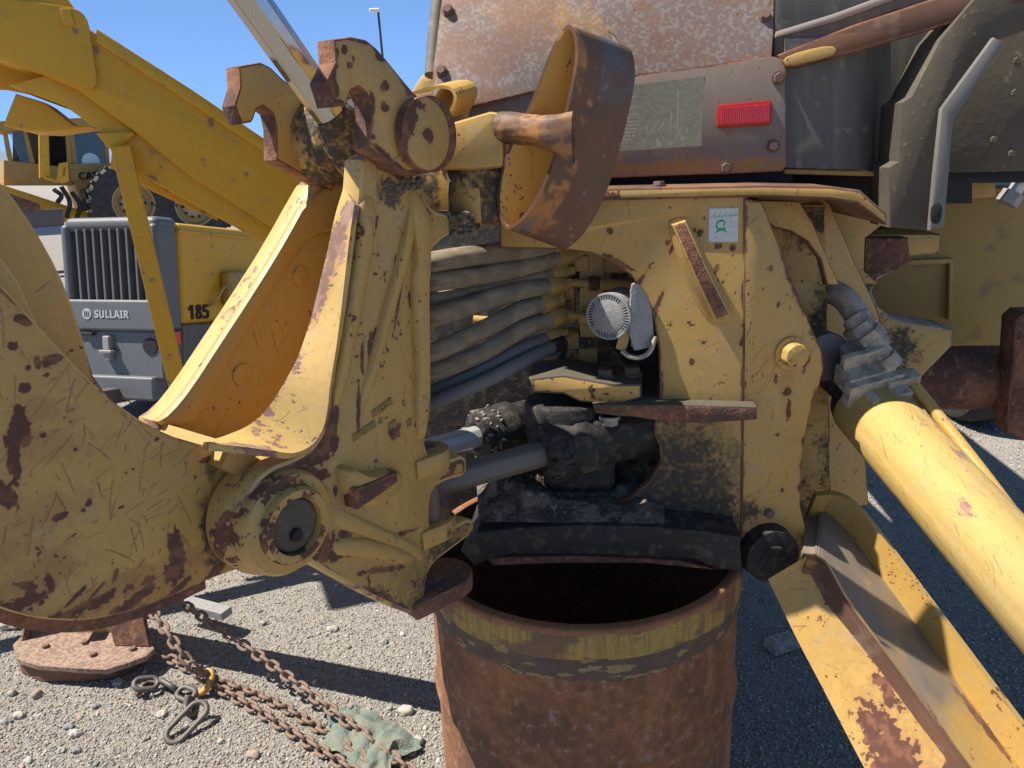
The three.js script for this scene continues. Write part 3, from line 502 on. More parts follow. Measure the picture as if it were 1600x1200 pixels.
  flatPlate(swing, 'hinge_ear', ub, [[690, 196], [765, 174], [781, 176], [787, 188], [789, 262], [740, 266], [688, 266]], 0.1, M.yellow, { it: 0, bevel: 0.01, edge: M.yellow });
  flatPlate(swing, 'hinge_ear', ub.off(0.006), [[660, 334], [738, 336], [742, 362], [690, 372], [662, 372]], 0.09, M.greaseHeavy, { bevel: 0.006 });
  const hx = ub.w(...ub.uv(745, 300), -0.06); put(swing, 'hinge_barrel', rod(V(hx.x, hx.y - 0.045, hx.z), V(hx.x, hx.y + 0.04, hx.z), 0.05, 0.05, { bevel: 0.006 }), M.greaseHeavy);
  // clods of dried grease under the ear and in the hinge
  reseed(77); const clods = []; for (let i = 0; i < 110; i++) { const q = rnd(), p = i < 70 ? A0.at(594 + q * 62, 281 + rnd() * 26 * (1 - Math.abs(q - 0.35))) : ub.off(0.006).at(694 + rnd() * 46, 333 + rnd() * 34), r = 0.0012 + 0.0042 * rnd() * rnd(); clods.push(spherify(p, r * 1.3, r, r * 1.2, i, 0.6, 1)); }
  const cl = put(swing, 'dried_grease', mergeGeometries(clods), M.mud); cl.userData.kind = 'stuff';
}

// ================================================================ boom
const boom = thing('boom', 'yellow boom foot with broad rust patches and scratches, beside the large pivot boss', 'boom', CP.off(-0.1).at(150, 965));
{
  const N = CP.off(-0.077);
  const near = [[-420, 20], [-200, 250], [0, 442], [60, 510], [145, 600], [200, 645], [260, 680], [330, 700], [372, 708], [430, 730], [474, 780], [480, 830], [440, 870], [372, 889], [320, 908], [255, 938], [190, 960], [130, 971], [60, 968], [0, 952], [-80, 920], [-250, 830], [-420, 700]];
  const m = [[30, 665, 14, 36, 0], [24, 720, 12, 46, 5], [12, 780, 18, 26, -20], [10, 690, 5, 12], [28, 640, 14, 12], [82, 563, 20, 8, -8], [40, 606, 10, 8], [72, 586, 6, 3], [60, 568, 5, 9], [44, 575, 3, 4], [20, 540, 8, 7], [35, 500, 14, 6, 30], [96, 806, 13, 6, -8], [139, 786, 6, 5], [130, 797, 3, 3], [190, 792, 6, 3], [275, 868, 11, 36, 0], [278, 846, 5, 30, 0], [272, 895, 16, 18, 0], [118, 703, 3, 4], [68, 680, 5, 4], [245, 686, 4, 4], [305, 745, 3, 4],
    [60, 640, 60, 20, 20, 'b', 1, 0.7], [70, 700, 80, 26, 20, 'b', 1, 0.6], [60, 800, 70, 30, 0, 'b', 1, 0.7], [60, 900, 90, 40, 0, 'b', 1, 0.9], [150, 940, 120, 28, 0, 'b', 1, 1.0], [270, 910, 80, 26, -24, 'b', 1, 0.7], [20, 860, 60, 30, 0, 'b', 1, 0.8],
    [100, 962, 120, 11, 2], [30, 945, 60, 14, 8], [190, 952, 50, 10, -12], [120, 930, 24, 5, -30], [80, 915, 6, 16], [60, 935, 22, 5, 0], [150, 925, 26, 3, -35], [220, 935, 20, 3, -30], [180, 900, 12, 3, -60], [260, 938, 50, 6, -24], [40, 915, 20, 5, 40], [330, 900, 40, 6, -22],
    [325, 830, 12, 60, 0, 'g', 1.2, 0.8], [330, 730, 10, 20, 20, 'g', 1, 0.6], [350, 870, 20, 14, 0, 'g', 1, 0.7], [345, 715, 26, 5, 10]];
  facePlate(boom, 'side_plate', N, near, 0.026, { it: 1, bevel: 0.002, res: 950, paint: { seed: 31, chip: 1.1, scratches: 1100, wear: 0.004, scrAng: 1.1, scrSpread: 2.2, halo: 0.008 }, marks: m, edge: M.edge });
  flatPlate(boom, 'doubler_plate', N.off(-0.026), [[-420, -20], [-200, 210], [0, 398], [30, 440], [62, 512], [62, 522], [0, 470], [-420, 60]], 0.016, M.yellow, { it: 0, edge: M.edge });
  const Fb = CP.off(-0.165);
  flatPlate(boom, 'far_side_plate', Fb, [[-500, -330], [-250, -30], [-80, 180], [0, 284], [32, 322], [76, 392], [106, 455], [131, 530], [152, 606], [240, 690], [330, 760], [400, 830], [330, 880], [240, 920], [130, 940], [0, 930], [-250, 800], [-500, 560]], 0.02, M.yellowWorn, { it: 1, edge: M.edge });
  // bottom wrapper between the two side plates
  const bt = [[-250, 826], [-80, 916], [0, 948], [60, 964], [130, 967], [190, 956], [255, 934], [320, 904]].map(([x, y]) => N.off(-0.02).at(x, y)), bs = new THREE.CatmullRomCurve3(bt).getPoints(40);
  put(boom, 'bottom_plate', ribbon(bs, bs.map((p) => p.clone().addScaledVector(CP.n, -0.085)), 0.014), M.rust);
  const inner = [[-300, 200], [-100, 420], [40, 560], [150, 690]].map(([x, y]) => N.off(-0.03).at(x, y)); put(boom, 'inner_plate', ribbon(inner, inner.map((p) => p.clone().addScaledVector(CP.n, -0.06)), 0.01), M.greaseYellow);
  const foot = N.at(443, 815); put(boom, 'foot_tube', rod(foot.clone().addScaledVector(CP.n, -0.09), foot.clone().addScaledVector(CP.n, -0.01), 0.055, 0.055, { bevel: 0.004, seg: 40 }), M.grease);
  // the boom goes on up and to the left, out of the frame
}

// ================================================================ boom cylinder
{
  const mid = CP.off(-0.105), a = mid.at(521, 184), b = mid.at(250, -200), e = mid.at(555, 250);
  const t = thing('boom_cylinder', 'polished chrome hydraulic rod running up from between the hooked ears', 'hydraulic cylinder', e.clone());
  const dir = b.clone().sub(a).normalize();
  put(t, 'chrome_rod', rod(a.clone().addScaledVector(dir, -0.03), b, 0.0225, 0.0225, { seg: 48 }), M.chrome);
  put(t, 'rod_end', latheAB(a.clone().addScaledVector(dir, -0.115), a, [[0.0001, 0], [0.024, 0.002], [0.036, 0.03], [0.039, 0.06], [0.036, 0.085], [0.03, 0.11], [0.026, 0.122], [0.0001, 0.123]], 36), M.greaseHeavy);
  const hub = CP.off(-0.105).at(667, 210); const hc = CP.at(667, 210).addScaledVector(CP.n, -0.115);
  put(t, 'rod_eye', rod(hc.clone().addScaledVector(CP.n, -0.03), hc.clone().addScaledVector(CP.n, 0.045), 0.056, 0.056, { bevel: 0.01, seg: 40 }), M.grease);
}
// ================================================================ backhoe loader: main frame, rear panel, fender
const loader = thing('backhoe_loader', 'worn yellow backhoe rear with open swing bay, rusty cover panel and red reflector', 'backhoe', V(0.3, 0.0, -1.45));
const nF = FP.n, uF = FP.u;
{
  // rear plate, C-shaped round the swing bay
  const plate = [[780, 306], [1168, 300], [1163, 560], [1158, 800], [1152, 872], [960, 866], [760, 852], [752, 806], [800, 812], [880, 806], [940, 796], [985, 778], [1015, 752], [1032, 722], [1031, 698], [1022, 680], [1022, 664], [1030, 640], [1031, 600], [1030, 548], [1022, 500], [1008, 462], [985, 430], [955, 408], [925, 396], [880, 390], [780, 388]];
  const grime = [[1050, 760, 120, 110, 0, 'g', 0.5, 1], [1000, 790, 120, 60, 0, 'g', 0.4, 1], [1080, 830, 120, 60, 0, 'g', 0.4, 1], [960, 820, 150, 60, 0, 'g', 0.7, 1], [1060, 800, 110, 90, 0, 'g', 0.9, 1], [1060, 720, 60, 50, 0, 'g', 1.2, 0.8], [1110, 790, 60, 50, 0, 'g', 1.3, 0.9], [1040, 690, 40, 30, 0, 'g', 1.2, 0.8], [850, 840, 120, 40, 0, 'g', 0.7, 1], [1000, 850, 200, 30, 0, 'g', 0.7, 1]];
  const rearPlate = facePlate(loader, 'rear_plate', FP, plate, 0.022, { bevel: 0.003, paint: { seed: 41, chip: 0.7, scratches: 120, wear: 0.005 }, edge: M.rustEdge,
    marks: [...grime, [954, 360, 5, 5], [1093, 364, 5, 6], [1121, 385, 6, 5], [1145, 388, 6, 5], [1043, 380, 4, 5], [1061, 404, 4, 4], [1163, 535, 7, 8], [1081, 566, 4, 5], [1050, 390, 3, 12, 20], [1085, 360, 2, 5], [1120, 440, 4, 6], [1118, 425, 3, 10, 20], [1000, 440, 4, 30, 35], [1022, 490, 5, 30, 20], [1028, 590, 4, 40], [970, 412, 24, 4, 30], [1032, 610, 5, 26], [1110, 630, 40, 4, 0, 'b'], [1060, 628, 40, 3, 0]] });
  // top flange of the frame
  flatPlate(loader, 'top_flange', FP.off(0.01), [[772, 300], [960, 294], [1192, 289], [1298, 291], [1344, 297], [1386, 334], [1386, 352], [1338, 318], [1296, 312], [1190, 308], [960, 313], [772, 320]], 0.45, M.yellowWorn, { bevel: 0.004, edge: M.rustEdge });
  hexBolt(loader, FP.at(1031, 292).addScaledVector(nF, -0.02), UP, 0.0095, 0.008, M.boltRust);
  // welded diagonal brace on the plate
  const bp = FP.off(0.026); flatPlate(rearPlate, 'brace_bar', bp, [[1050, 352], [1072, 345], [1104, 416], [1142, 492], [1118, 502], [1084, 430]], 0.03, M.rust, { bevel: 0.003, edge: M.yellowWorn });
  flatPlate(rearPlate, 'weld_bead', FP.off(0.004), [[1041, 350], [1056, 340], [1074, 340], [1112, 420], [1148, 492], [1140, 504], [1114, 508], [1096, 492], [1060, 412]], 0.008, M.yellow, { it: 1, bevel: 0.003 });
  // inspection sticker
  const c = document.createElement('canvas'); c.width = 180; c.height = 210; const x = c.getContext('2d');
  x.fillStyle = '#c9ccc6'; x.fillRect(0, 0, 180, 210); x.strokeStyle = '#2f9a62'; x.lineWidth = 3; x.beginPath(); x.moveTo(10, 50); x.lineTo(172, 44); x.stroke(); for (let i = 0; i < 5; i++) { x.beginPath(); x.moveTo(24 + i * 32, 46); x.lineTo(42 + i * 32, 26); x.stroke(); }
  x.lineWidth = 11; x.beginPath(); x.arc(76, 104, 28, 0.5, 5.2); x.stroke(); x.lineWidth = 8; x.beginPath(); x.arc(76, 92, 20, 3.3, 7.2); x.stroke(); x.beginPath(); x.moveTo(42, 150); x.quadraticCurveTo(76, 116, 108, 146); x.stroke(); x.fillStyle = '#2f9a62'; x.beginPath(); x.moveTo(60, 120); x.lineTo(92, 120); x.lineTo(112, 150); x.lineTo(76, 134); x.lineTo(38, 154); x.fill();
  x.strokeStyle = '#7d827c'; x.lineWidth = 1.5; for (const l of [[[0, 62], [180, 46]], [[40, 70], [180, 96], [180, 100]], [[0, 112], [40, 104]], [[112, 120], [180, 106]], [[50, 168], [72, 200]], [[108, 150], [120, 160], [180, 158]], [[0, 210], [40, 180], [60, 176]], [[130, 48], [134, 96]]]) { x.beginPath(); l.forEach(([a, b], i) => (i ? x.lineTo(a, b) : x.moveTo(a, b))); x.stroke(); }
  const ct = new THREE.CanvasTexture(c); ct.colorSpace = THREE.SRGBColorSpace;
  const sp = FP.off(0.0012), su = trace(sp, [[1108, 326], [1154, 325], [1153, 378], [1107, 378]]), sb = bbox(su, 0);
  put(rearPlate, 'inspection_sticker', plateUV(sp, su, 0.001, { bevel: 0, map: sb }), [new THREE.MeshStandardMaterial({ map: ct, roughness: 0.5 }), plain(0.6, 0.6, 0.58)], 'white sticker with a green ring emblem');
  // ledge with two heavy bolts under the bay
  const lp = FP.off(0.03); flatPlate(loader, 'ledge', lp, [[926, 633], [1060, 632], [1182, 636], [1184, 656], [1100, 662], [1040, 660], [990, 652], [962, 650], [930, 646]], 0.11, M.rust, { bevel: 0.003, edge: M.muddy });
  flatPlate(loader, 'bearing_cap', FP.off(0.012), [[826, 592], [880, 586], [960, 600], [1003, 600], [1003, 622], [965, 634], [905, 628], [880, 616], [834, 614]], 0.12, M.boss, { bevel: 0.004, edge: M.muddy });
  { const cy = FP.off(0.012).at(960, 600).y, ly = FP.off(0.03).at(1060, 632).y, B = (px, py, k, r, h, m, w, nm) => { const q = FP.off(k).at(px, py); hexBolt(loader, V(q.x, cy + 0.001, q.z), UP, r, h, m, w, nm); }; B(945, 596, -0.03, 0.014, 0.014, M.boltRust, true, 'bolt'); B(987, 590, -0.045, 0.015, 0.014, M.boltRust, true, 'bolt'); B(873, 585, -0.05, 0.004, 0.012, M.boltGrey, false, 'grease_nipple'); }
  { const q = lp.off(-0.02).at(953, 652); hexBolt(loader, q, V(0, -1, 0), 0.0145, 0.014, M.boltGrey, true, 'nut'); }
  // bottom plate of the bay, caked with black grease
  flatPlate(loader, 'bottom_plate', FP.off(0.075), [[720, 862], [745, 832], [800, 826], [900, 820], [1010, 822], [1100, 830], [1156, 838], [1160, 892], [1120, 890], [1085, 874], [950, 868], [800, 866], [765, 874], [742, 886]], 0.75, M.grease, { bevel: 0.004 });
  flatPlate(loader, 'bottom_lip', FP.off(0.055), [[760, 872], [900, 868], [1060, 876], [1120, 890], [1096, 884], [1000, 880], [880, 880], [770, 884]], 0.26, M.rust, { bevel: 0.002 });
  // wing plate that carries the stabiliser, turned a little to the right
  const hinge = FP.at(1165, 560), BP = new Pl(hinge, az(8));
  const wing = [[1163, 310], [1190, 314], [1206, 352], [1236, 428], [1264, 500], [1284, 546], [1288, 574], [1280, 606], [1264, 652], [1254, 720], [1251, 790], [1260, 826], [1262, 866], [1246, 898], [1212, 908], [1176, 896], [1156, 862], [1159, 800], [1162, 560]];
  facePlate(loader, 'wing_plate', BP, wing, 0.018, { it: 0, bevel: 0.0025, paint: { seed: 42, chip: 0.8, scratches: 90, wear: 0.006 }, edge: M.rustEdge, marks: [[1212, 590, 3, 8], [1232, 640, 4, 14], [1215, 680, 3, 3], [1222, 766, 3, 3], [1230, 612, 6, 6], [1270, 520, 6, 12], [1262, 560, 6, 8], [1205, 420, 3, 4], [1192, 450, 2, 4], [1216, 475, 3, 6], [1240, 440, 4, 10], [1250, 470, 3, 20, -20], [1258, 560, 4, 20], [1180, 870, 40, 40, 0, 'g', 0.9, 0.9], [1170, 800, 16, 20, 0, 'g', 1.2, 0.9], [1228, 590, 12, 30, 0, 'b']] });
  flatPlate(loader, 'wing_plate', BP.off(-0.16), [[1180, 300], [1294, 310], [1310, 348], [1336, 408], [1366, 470], [1385, 525], [1388, 558], [1372, 630], [1352, 700], [1358, 790], [1200, 820]], 0.018, M.yellow, { edge: M.rustEdge });
  flatPlate(loader, 'arched_web', BP.off(-0.075), [[1186, 312], [1250, 314], [1272, 350], [1312, 446], [1292, 446], [1282, 405], [1262, 378], [1236, 362], [1210, 356], [1196, 346]], 0.016, M.yellow, { it: 0, edge: M.rustEdge });
  flatPlate(loader, 'bay_side', FP.off(-0.19), [[1030, 320], [1290, 320], [1300, 830], [1040, 830]], 0.02, M.greaseYellow);
  const bolt = BP.at(1235, 552), BN = BP.n;
  put(loader, 'pin_collar', rod(bolt.clone().addScaledVector(BN, -0.01), bolt.clone().addScaledVector(BN, 0.005), 0.029, 0.029, { bevel: 0.002, seg: 32 }), M.yellow);
  put(loader, 'pivot_pin', rod(bolt.clone().addScaledVector(BN, -0.02), bolt.clone().addScaledVector(BN, 0.026), 0.0205, 0.0205, { bevel: 0.004, seg: 32 }), M.yellowWorn);
  const bb = BP.at(1196, 858);
  put(loader, 'stabilizer_boss', latheAB(bb.clone().addScaledVector(BN, -0.17), bb.clone().addScaledVector(BN, 0.03), [[0.0001, 0], [0.052, 0], [0.052, 0.17], [0.049, 0.2], [0.026, 0.203], [0.0001, 0.203]], 44), M.grease);
  put(loader, 'pivot_pin', rod(bb.clone().addScaledVector(BN, 0.02), bb.clone().addScaledVector(BN, 0.036).addScaledVector(BP.u, 0), 0.023, 0.023, { bevel: 0.002, seg: 32 }), M.grease);
  hexBolt(loader, BP.at(1200, 801), BN, 0.009, 0.01, M.boltRust, false);
  // rear cover panel: upright lower half, upper half leaning away, bent lip at the bottom
  const LP = FP.off(-0.1);
  const low = [[690, 172], [835, 141], [1000, 117], [1120, 102], [1205, 88], [1214, 89], [1228, 94], [1229, 258], [1222, 268], [1120, 272], [952, 278], [700, 284]];
  const panelPost = (u, v, c, n2) => { const f = fbm(u * 210, v * 210, 3, 500), g = fbm(u * 16, v * 16, 4, 510); return mix3(mix3(c, [0.23, 0.115, 0.072], sstep(0.4, 0.6, g) * 0.7), [0.36, 0.325, 0.31], sstep(0.5, 0.68, f) * 0.45 * (0.4 + 0.6 * sstep(0.72, 0.4, g))); };
  const P1 = { seed: 43, c1: [0.235, 0.175, 0.135], c2: [0.2, 0.155, 0.125], chip: 0.3, scratches: 60, rustA: [0.16, 0.09, 0.065], rustB: [0.3, 0.15, 0.09], rough: 0.75, dust: 0.5, wear: 0.003 };
  const lowBand = [[690, 258, 300, 12, 0, 'b', 1, 0.8], [1050, 262, 220, 12, 0, 'b', 1, 0.9], [1165, 258, 50, 8, 0, 'b', 1, 1], [900, 180, 80, 40, 0, 'b', 1, 0.5]];
  const rearPanel = facePlate(loader, 'rear_panel', LP, low, 0.006, { bevel: 0.0015, paint: P1, marks: lowBand, edge: M.rust, label: 'rusty brown lower cover panel with reflector and faded data plate' });
  const e0 = LP.at(700, 170), e1 = LP.at(1215, 88), tiltN = nF.clone().multiplyScalar(Math.cos(24 * rad)).addScaledVector(UP, Math.sin(24 * rad)).normalize();
  const HPp = new Pl(LP.at(1000, 117), tiltN);
  const upperPanel = facePlate(loader, 'upper_panel', HPp, [[676, 180], [676, 106], [690, 0], [704, -160], [1216, -160], [1213, 0], [1206, 90], [1120, 103], [1000, 118], [835, 142]], 0.006, { bevel: 0.0015, paint: { ...P1, seed: 44, c1: [0.22, 0.14, 0.105], c2: [0.205, 0.145, 0.12], post: panelPost }, marks: [[900, 60, 40, 70, -20, 'b', 1.2, 0.9], [935, 60, 20, 60, -25, 'b', 1.2, 0.9], [830, 20, 70, 30, 0, 'b']], edge: M.rust });
  const rim = [[676, 112], [683, 30], [692, -60]].map(([a, b]) => HPp.at(a, b)); put(loader, 'panel_rim', tube(rim.map((p) => p.addScaledVector(tiltN, -0.012).addScaledVector(uF, -0.004)), 0.013, { seg: 12 }), M.darkPlastic);
  for (const [a, b] of [[1195, 26], [700, 17], [690, 112]]) { hexBolt(upperPanel, HPp.at(a, b), tiltN, 0.0085, 0.009, M.boltRust); }
  for (const [a, b] of [[1216, 122], [1208, 228], [1134, 262]]) { hexBolt(rearPanel, LP.at(a, b), nF, 0.0085, 0.009, M.boltRust); }
  // red reflector: bezel and ribbed lens
  const rp = LP.off(0.009); flatPlate(rearPanel, 'reflector_bezel', rp, [[1122, 166], [1128, 164], [1202, 157], [1207, 159], [1206, 192], [1202, 195], [1126, 200], [1121, 197]], 0.011, plain(0.42, 0.012, 0.01, 0.3), { bevel: 0.003 });
  { const gs = [], c0 = LP.off(0.0105); for (let i = 0; i < 26; i++) { const t0 = i / 26, a = c0.at(1126 + 76 * t0, 168.5 - 7 * t0), b = c0.at(1126 + 76 * t0, 195 - 4.5 * t0), n = c0.at(1126 + 76 * (t0 + 1 / 26), 168.5 - 7 * (t0 + 1 / 26)); gs.push(obox(a.clone().add(b).multiplyScalar(0.5).lerp(n, 0).addScaledVector(uF, 0.0016), uF, UP, nF, 0.0029, a.distanceTo(b), 0.003, 0.0008, 1)); } put(rearPanel, 'reflector_lens', mergeGeometries(gs), new THREE.MeshPhysicalMaterial({ color: new THREE.Color().setRGB(0.62, 0.015, 0.012), roughness: 0.18, clearcoat: 0.6, clearcoatRoughness: 0.1 })); }
  // faded data plate
  const dc = document.createElement('canvas'); dc.width = 320; dc.height = 260; const dx = dc.getContext('2d'); dx.fillStyle = '#8c8a74'; dx.fillRect(0, 0, 320, 260); reseed(91); for (let i = 0; i < 5000; i++) { dx.fillStyle = ['rgba(60,52,40,.12)', 'rgba(180,178,160,.12)', 'rgba(130,90,60,.12)'][i % 3]; dx.fillRect(rnd() * 320, rnd() * 260, 2 + rnd() * 5, 1 + rnd() * 8); }
  dx.strokeStyle = 'rgba(225,225,210,.55)'; dx.lineWidth = 2; for (let i = 0; i < 14; i++) { dx.beginPath(); dx.moveTo(8, 60 + i * 13); dx.lineTo(40 + rnd() * 60, 60 + i * 13); dx.stroke(); } for (const [a, b, d, e] of [[230, 40, 230, 190], [210, 120, 205, 200], [130, 200, 150, 170], [120, 160, 124, 190], [160, 190, 182, 165], [240, 190, 225, 215], [262, 180, 266, 205]]) { dx.beginPath(); dx.moveTo(a, b); dx.lineTo(d, e); dx.stroke(); } for (const [a, b] of [[115, 225], [205, 240], [250, 222], [160, 225], [165, 238]]) { dx.beginPath(); dx.arc(a, b, 5, 0, 6.3); dx.stroke(); }
  const dt = new THREE.CanvasTexture(dc); dt.colorSpace = THREE.SRGBColorSpace; const dp = LP.off(0.0012), du = trace(dp, [[962, 136], [1101, 119], [1096, 228], [957, 237]]);
  put(rearPanel, 'data_plate', plateUV(dp, du, 0.001, { bevel: 0, map: bbox(du, 0) }), [new THREE.MeshStandardMaterial({ map: dt, roughness: 0.55 }), plain(0.3, 0.3, 0.25)], 'faded grey-green data plate');
  // tractor body behind the panel; unseen bulk enlarged to shade the ground
  put(loader, 'body_shell', obox(LP.w(...LP.uv(950, 90), -0.85), uF, UP, nF, 0.56, 0.5, 1.2, 0.02), M.darkPlastic);
  put(loader, 'chassis', obox(V(0.22, 1.2, -3.1), V(1, 0, 0), UP, V(0, 0, 1), 1.0, 0.66, 2.8, 0.01), M.muddy);
  // hump of the loader arm beyond the panel
  { const hp = new Pl(at(660, 140, 2.3), az(-10)); flatPlate(loader, 'loader_arm', hp, [[600, 220], [630, 168], [640, 140], [658, 112], [688, 98], [720, 96], [760, 220]], 0.3, M.yellow, { it: 1, bevel: 0.03, edge: M.yellow }); }
  // black apron above, pale strip, rusty angle bar
  const AP = new Pl(LP.at(1215, 60).addScaledVector(nF, -0.03), az(-14));
  flatPlate(loader, 'apron', AP, [[1207, 92], [1212, -120], [1640, -120], [1640, -30], [1400, 18], [1230, 84]], 0.012, M.darkPlastic, { edge: M.black });
  flatPlate(loader, 'apron_trim', AP.off(0.006), [[1209, 60], [1212, 49], [1300, 22], [1420, -22], [1430, -12], [1310, 32]], 0.005, plain(0.34, 0.28, 0.24, 0.85));
  flatPlate(loader, 'angle_bar', AP.off(0.03), [[1214, 86], [1330, 40], [1470, -6], [1660, -40], [1660, -14], [1560, 14], [1440, 50], [1330, 82], [1250, 104], [1226, 104]], 0.03, M.rustEdge, { edge: M.rust });
  flatPlate(loader, 'angle_bar', AP.off(0.036), [[1222, 92], [1250, 80], [1298, 70], [1310, 78], [1300, 88], [1250, 100], [1228, 104]], 0.01, M.yellowWorn, { it: 1, edge: M.yellowWorn });
  // dark fender: flat face that rolls back into a recess, then the arm bracket with its bent cover strip
  const G = FP.off(-0.12), f0 = G.at(1226, 100), fpts = [[1226, 0], [1300, 0.0], [1345, -0.012], [1368, -0.04], [1380, -0.09], [1392, -0.13]];
  const top = fpts.map(([px, k]) => G.off(k).at(px, 60)), bot = fpts.map(([px, k]) => G.off(k).at(px, 262 + (px - 1226) * 0.03));
  put(loader, 'fender', ribbon(new THREE.CatmullRomCurve3(top).getPoints(24), new THREE.CatmullRomCurve3(bot).getPoints(24), 0.008, true), M.darkPlastic);
  flatPlate(loader, 'fender_floor', G.off(-0.01), [[1226, 264], [1380, 268], [1382, 276], [1226, 272]], 0.2, M.yellowWorn);
  const K = FP.off(-0.06);
  flatPlate(loader, 'arm_bracket', K, [[1410, 160], [1425, 150], [1470, 60], [1520, 0], [1600, -60], [1680, -60], [1680, 20], [1560, 62], [1474, 176], [1462, 262], [1452, 360], [1390, 356], [1388, 262], [1404, 252]], 0.1, M.muddy, { bevel: 0.004 });
  flatPlate(loader, 'cover_strip', K.off(0.012), [[1472, 170], [1554, 58], [1570, 66], [1490, 188], [1484, 262], [1476, 356], [1453, 360], [1460, 280]], 0.05, plain(0.17, 0.158, 0.145, 0.7, 0.1), { bevel: 0.003 });
  flatPlate(loader, 'strip_socket', K.off(0.0135), [[1456, 318], [1474, 316], [1472, 346], [1462, 352], [1454, 346]], 0.006, M.black, { it: 1 });
  flatPlate(loader, 'side_panel', FP.off(-0.2), [[1470, 40], [1680, 40], [1680, 266], [1478, 270]], 0.02, M.muddy);
  flatPlate(loader, 'underside_dark_sheet', FP.off(-0.22), [[1200, 250], [1740, 250], [1740, 284], [1520, 286], [1520, 318], [1200, 318]], 0.02, M.black);  // black sheet added to colour the shaded gap under the fender
  flatPlate(loader, 'dark_gap_sheet', FP.off(-0.14), [[690, 258], [1240, 258], [1240, 304], [690, 304]], 0.02, M.black);  // added black sheet, paints the gap below the cover panel dark
  put(loader, 'hydraulic_fitting', rod(FP.off(-0.25).at(1574, 318), FP.off(-0.25).at(1604, 268), 0.012, 0.012, { bevel: 0.002 }), M.rodGrey); put(loader, 'fitting_nut', latheAB(FP.off(-0.25).at(1572, 318), FP.off(-0.25).at(1582, 304), [[0.0001, 0], [0.019, 0], [0.019, 0.022], [0.0001, 0.022]], 6), M.galv);
  flatPlate(loader, 'fender_shade_block', FP.off(-0.3), [[1220, -120], [1760, -120], [1760, 276], [1220, 276]], 2.8, M.darkPlastic);  // fender face with unseen depth, run far back to shade the ground
  flatPlate(loader, 'wing_backing', FP.off(-0.31), [[1280, 296], [1388, 300], [1388, 344], [1352, 372], [1350, 424], [1372, 444], [1280, 444]], 0.02, M.yellow);
  flatPlate(loader, 'hinge_boss', FP.off(-0.02), [[640, 262], [800, 262], [800, 352], [640, 352]], 0.2, M.greaseYellow, { bevel: 0.01 });
  for (const [a, b] of [[1588, 95], [1585, 145], [1552, 218], [1580, 240]]) hexBolt(loader, FP.off(-0.2).at(a, b), nF, 0.006, 0.005, M.muddy, false);
  // kingpin block and bracket beyond the wing
  const Q = FP.off(-0.42);
  flatPlate(loader, 'kingpin_block', Q.off(0.1), [[1352, 372], [1420, 372], [1424, 410], [1400, 424], [1350, 424]], 0.12, M.rust, { bevel: 0.006, edge: M.rust });
  flatPlate(loader, 'kingpin_block', Q.off(0.06), [[1348, 366], [1470, 366], [1468, 396], [1425, 400], [1348, 402]], 0.12, M.yellowWorn, { bevel: 0.006 });
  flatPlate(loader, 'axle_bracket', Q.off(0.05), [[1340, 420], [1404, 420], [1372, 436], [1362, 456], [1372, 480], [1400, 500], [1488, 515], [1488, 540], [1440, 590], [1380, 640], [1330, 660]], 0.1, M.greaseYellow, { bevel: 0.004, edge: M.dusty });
  flatPlate(loader, 'hydraulic_tank', Q.off(-0.25), [[1470, 300], [1720, 280], [1720, 545], [1330, 540], [1330, 420]], 0.3, M.bgYellowDull, { bevel: 0.01 });
  flatPlate(loader, 'tank_cleat', Q.off(-0.23), [[1400, 408], [1490, 404], [1488, 500], [1482, 500], [1484, 412], [1400, 416]], 0.03, M.yellowWorn);
  flatPlate(loader, 'tank_cleat', Q.off(-0.235), [[1500, 285], [1556, 283], [1556, 308], [1500, 312]], 0.05, M.yellow);
  const ax0 = Q.off(-0.05).at(1410, 590), ax1 = Q.off(-0.05).at(1600, 590); put(loader, 'axle_housing', rod(ax0, ax1, 0.07, 0.072, { seg: 40, bevel: 0.006 }), M.rust);
  flatPlate(loader, 'hub_flange', Q.off(0.06), [[1586, 500], [1600, 488], [1640, 486], [1640, 690], [1600, 690], [1574, 678], [1572, 655], [1582, 560]], 0.06, M.rust, { bevel: 0.006 });
  // rear tyre in the dark under the axle
  { const tc = V(2.72, 0.42, -4.3); put(loader, 'tyre', latheAB(tc.clone().addScaledVector(uF, -0.16), tc.clone().addScaledVector(uF, 0.16), [[0.2, 0], [0.3, -0.01], [0.39, 0.02], [0.42, 0.08], [0.42, 0.24], [0.39, 0.3], [0.3, 0.33], [0.2, 0.32]], 48), M.tyre); }
  // bay interior: valve block with fittings, back wall in greasy black standing in for shade
  flatPlate(loader, 'bay_shade_back', FP.off(-0.36), [[640, 330], [1100, 330], [1100, 800], [990, 800], [990, 700], [840, 690], [840, 800], [640, 800]], 0.02, M.grease);
  const vb = (px, py, k, w, h, d, mat = M.greaseYellow, name = 'valve_body') => put(loader, name, obox(FP.off(k).at(px, py), uF, UP, nF, w, h, d, 0.004), mat);
  vb(884, 445, -0.2, 0.035, 0.14, 0.05, M.greaseYellow); vb(925, 455, -0.19, 0.045, 0.17, 0.05, M.yellow); vb(905, 540, -0.2, 0.07, 0.06, 0.05, M.greaseYellow); vb(955, 440, -0.22, 0.04, 0.1, 0.06, M.greaseYellow); vb(962, 410, -0.2, 0.06, 0.035, 0.05, M.yellow); vb(900, 410, -0.18, 0.05, 0.03, 0.04, M.yellow); vb(1000, 420, -0.24, 0.06, 0.06, 0.06, M.greaseYellow);
  const pipe = (pts, r, mat, name = 'fitting') => put(loader, name, tube(pts.map(([a, b, k]) => FP.off(k).at(a, b)), r, { seg: 14, rs: 14 }), mat);
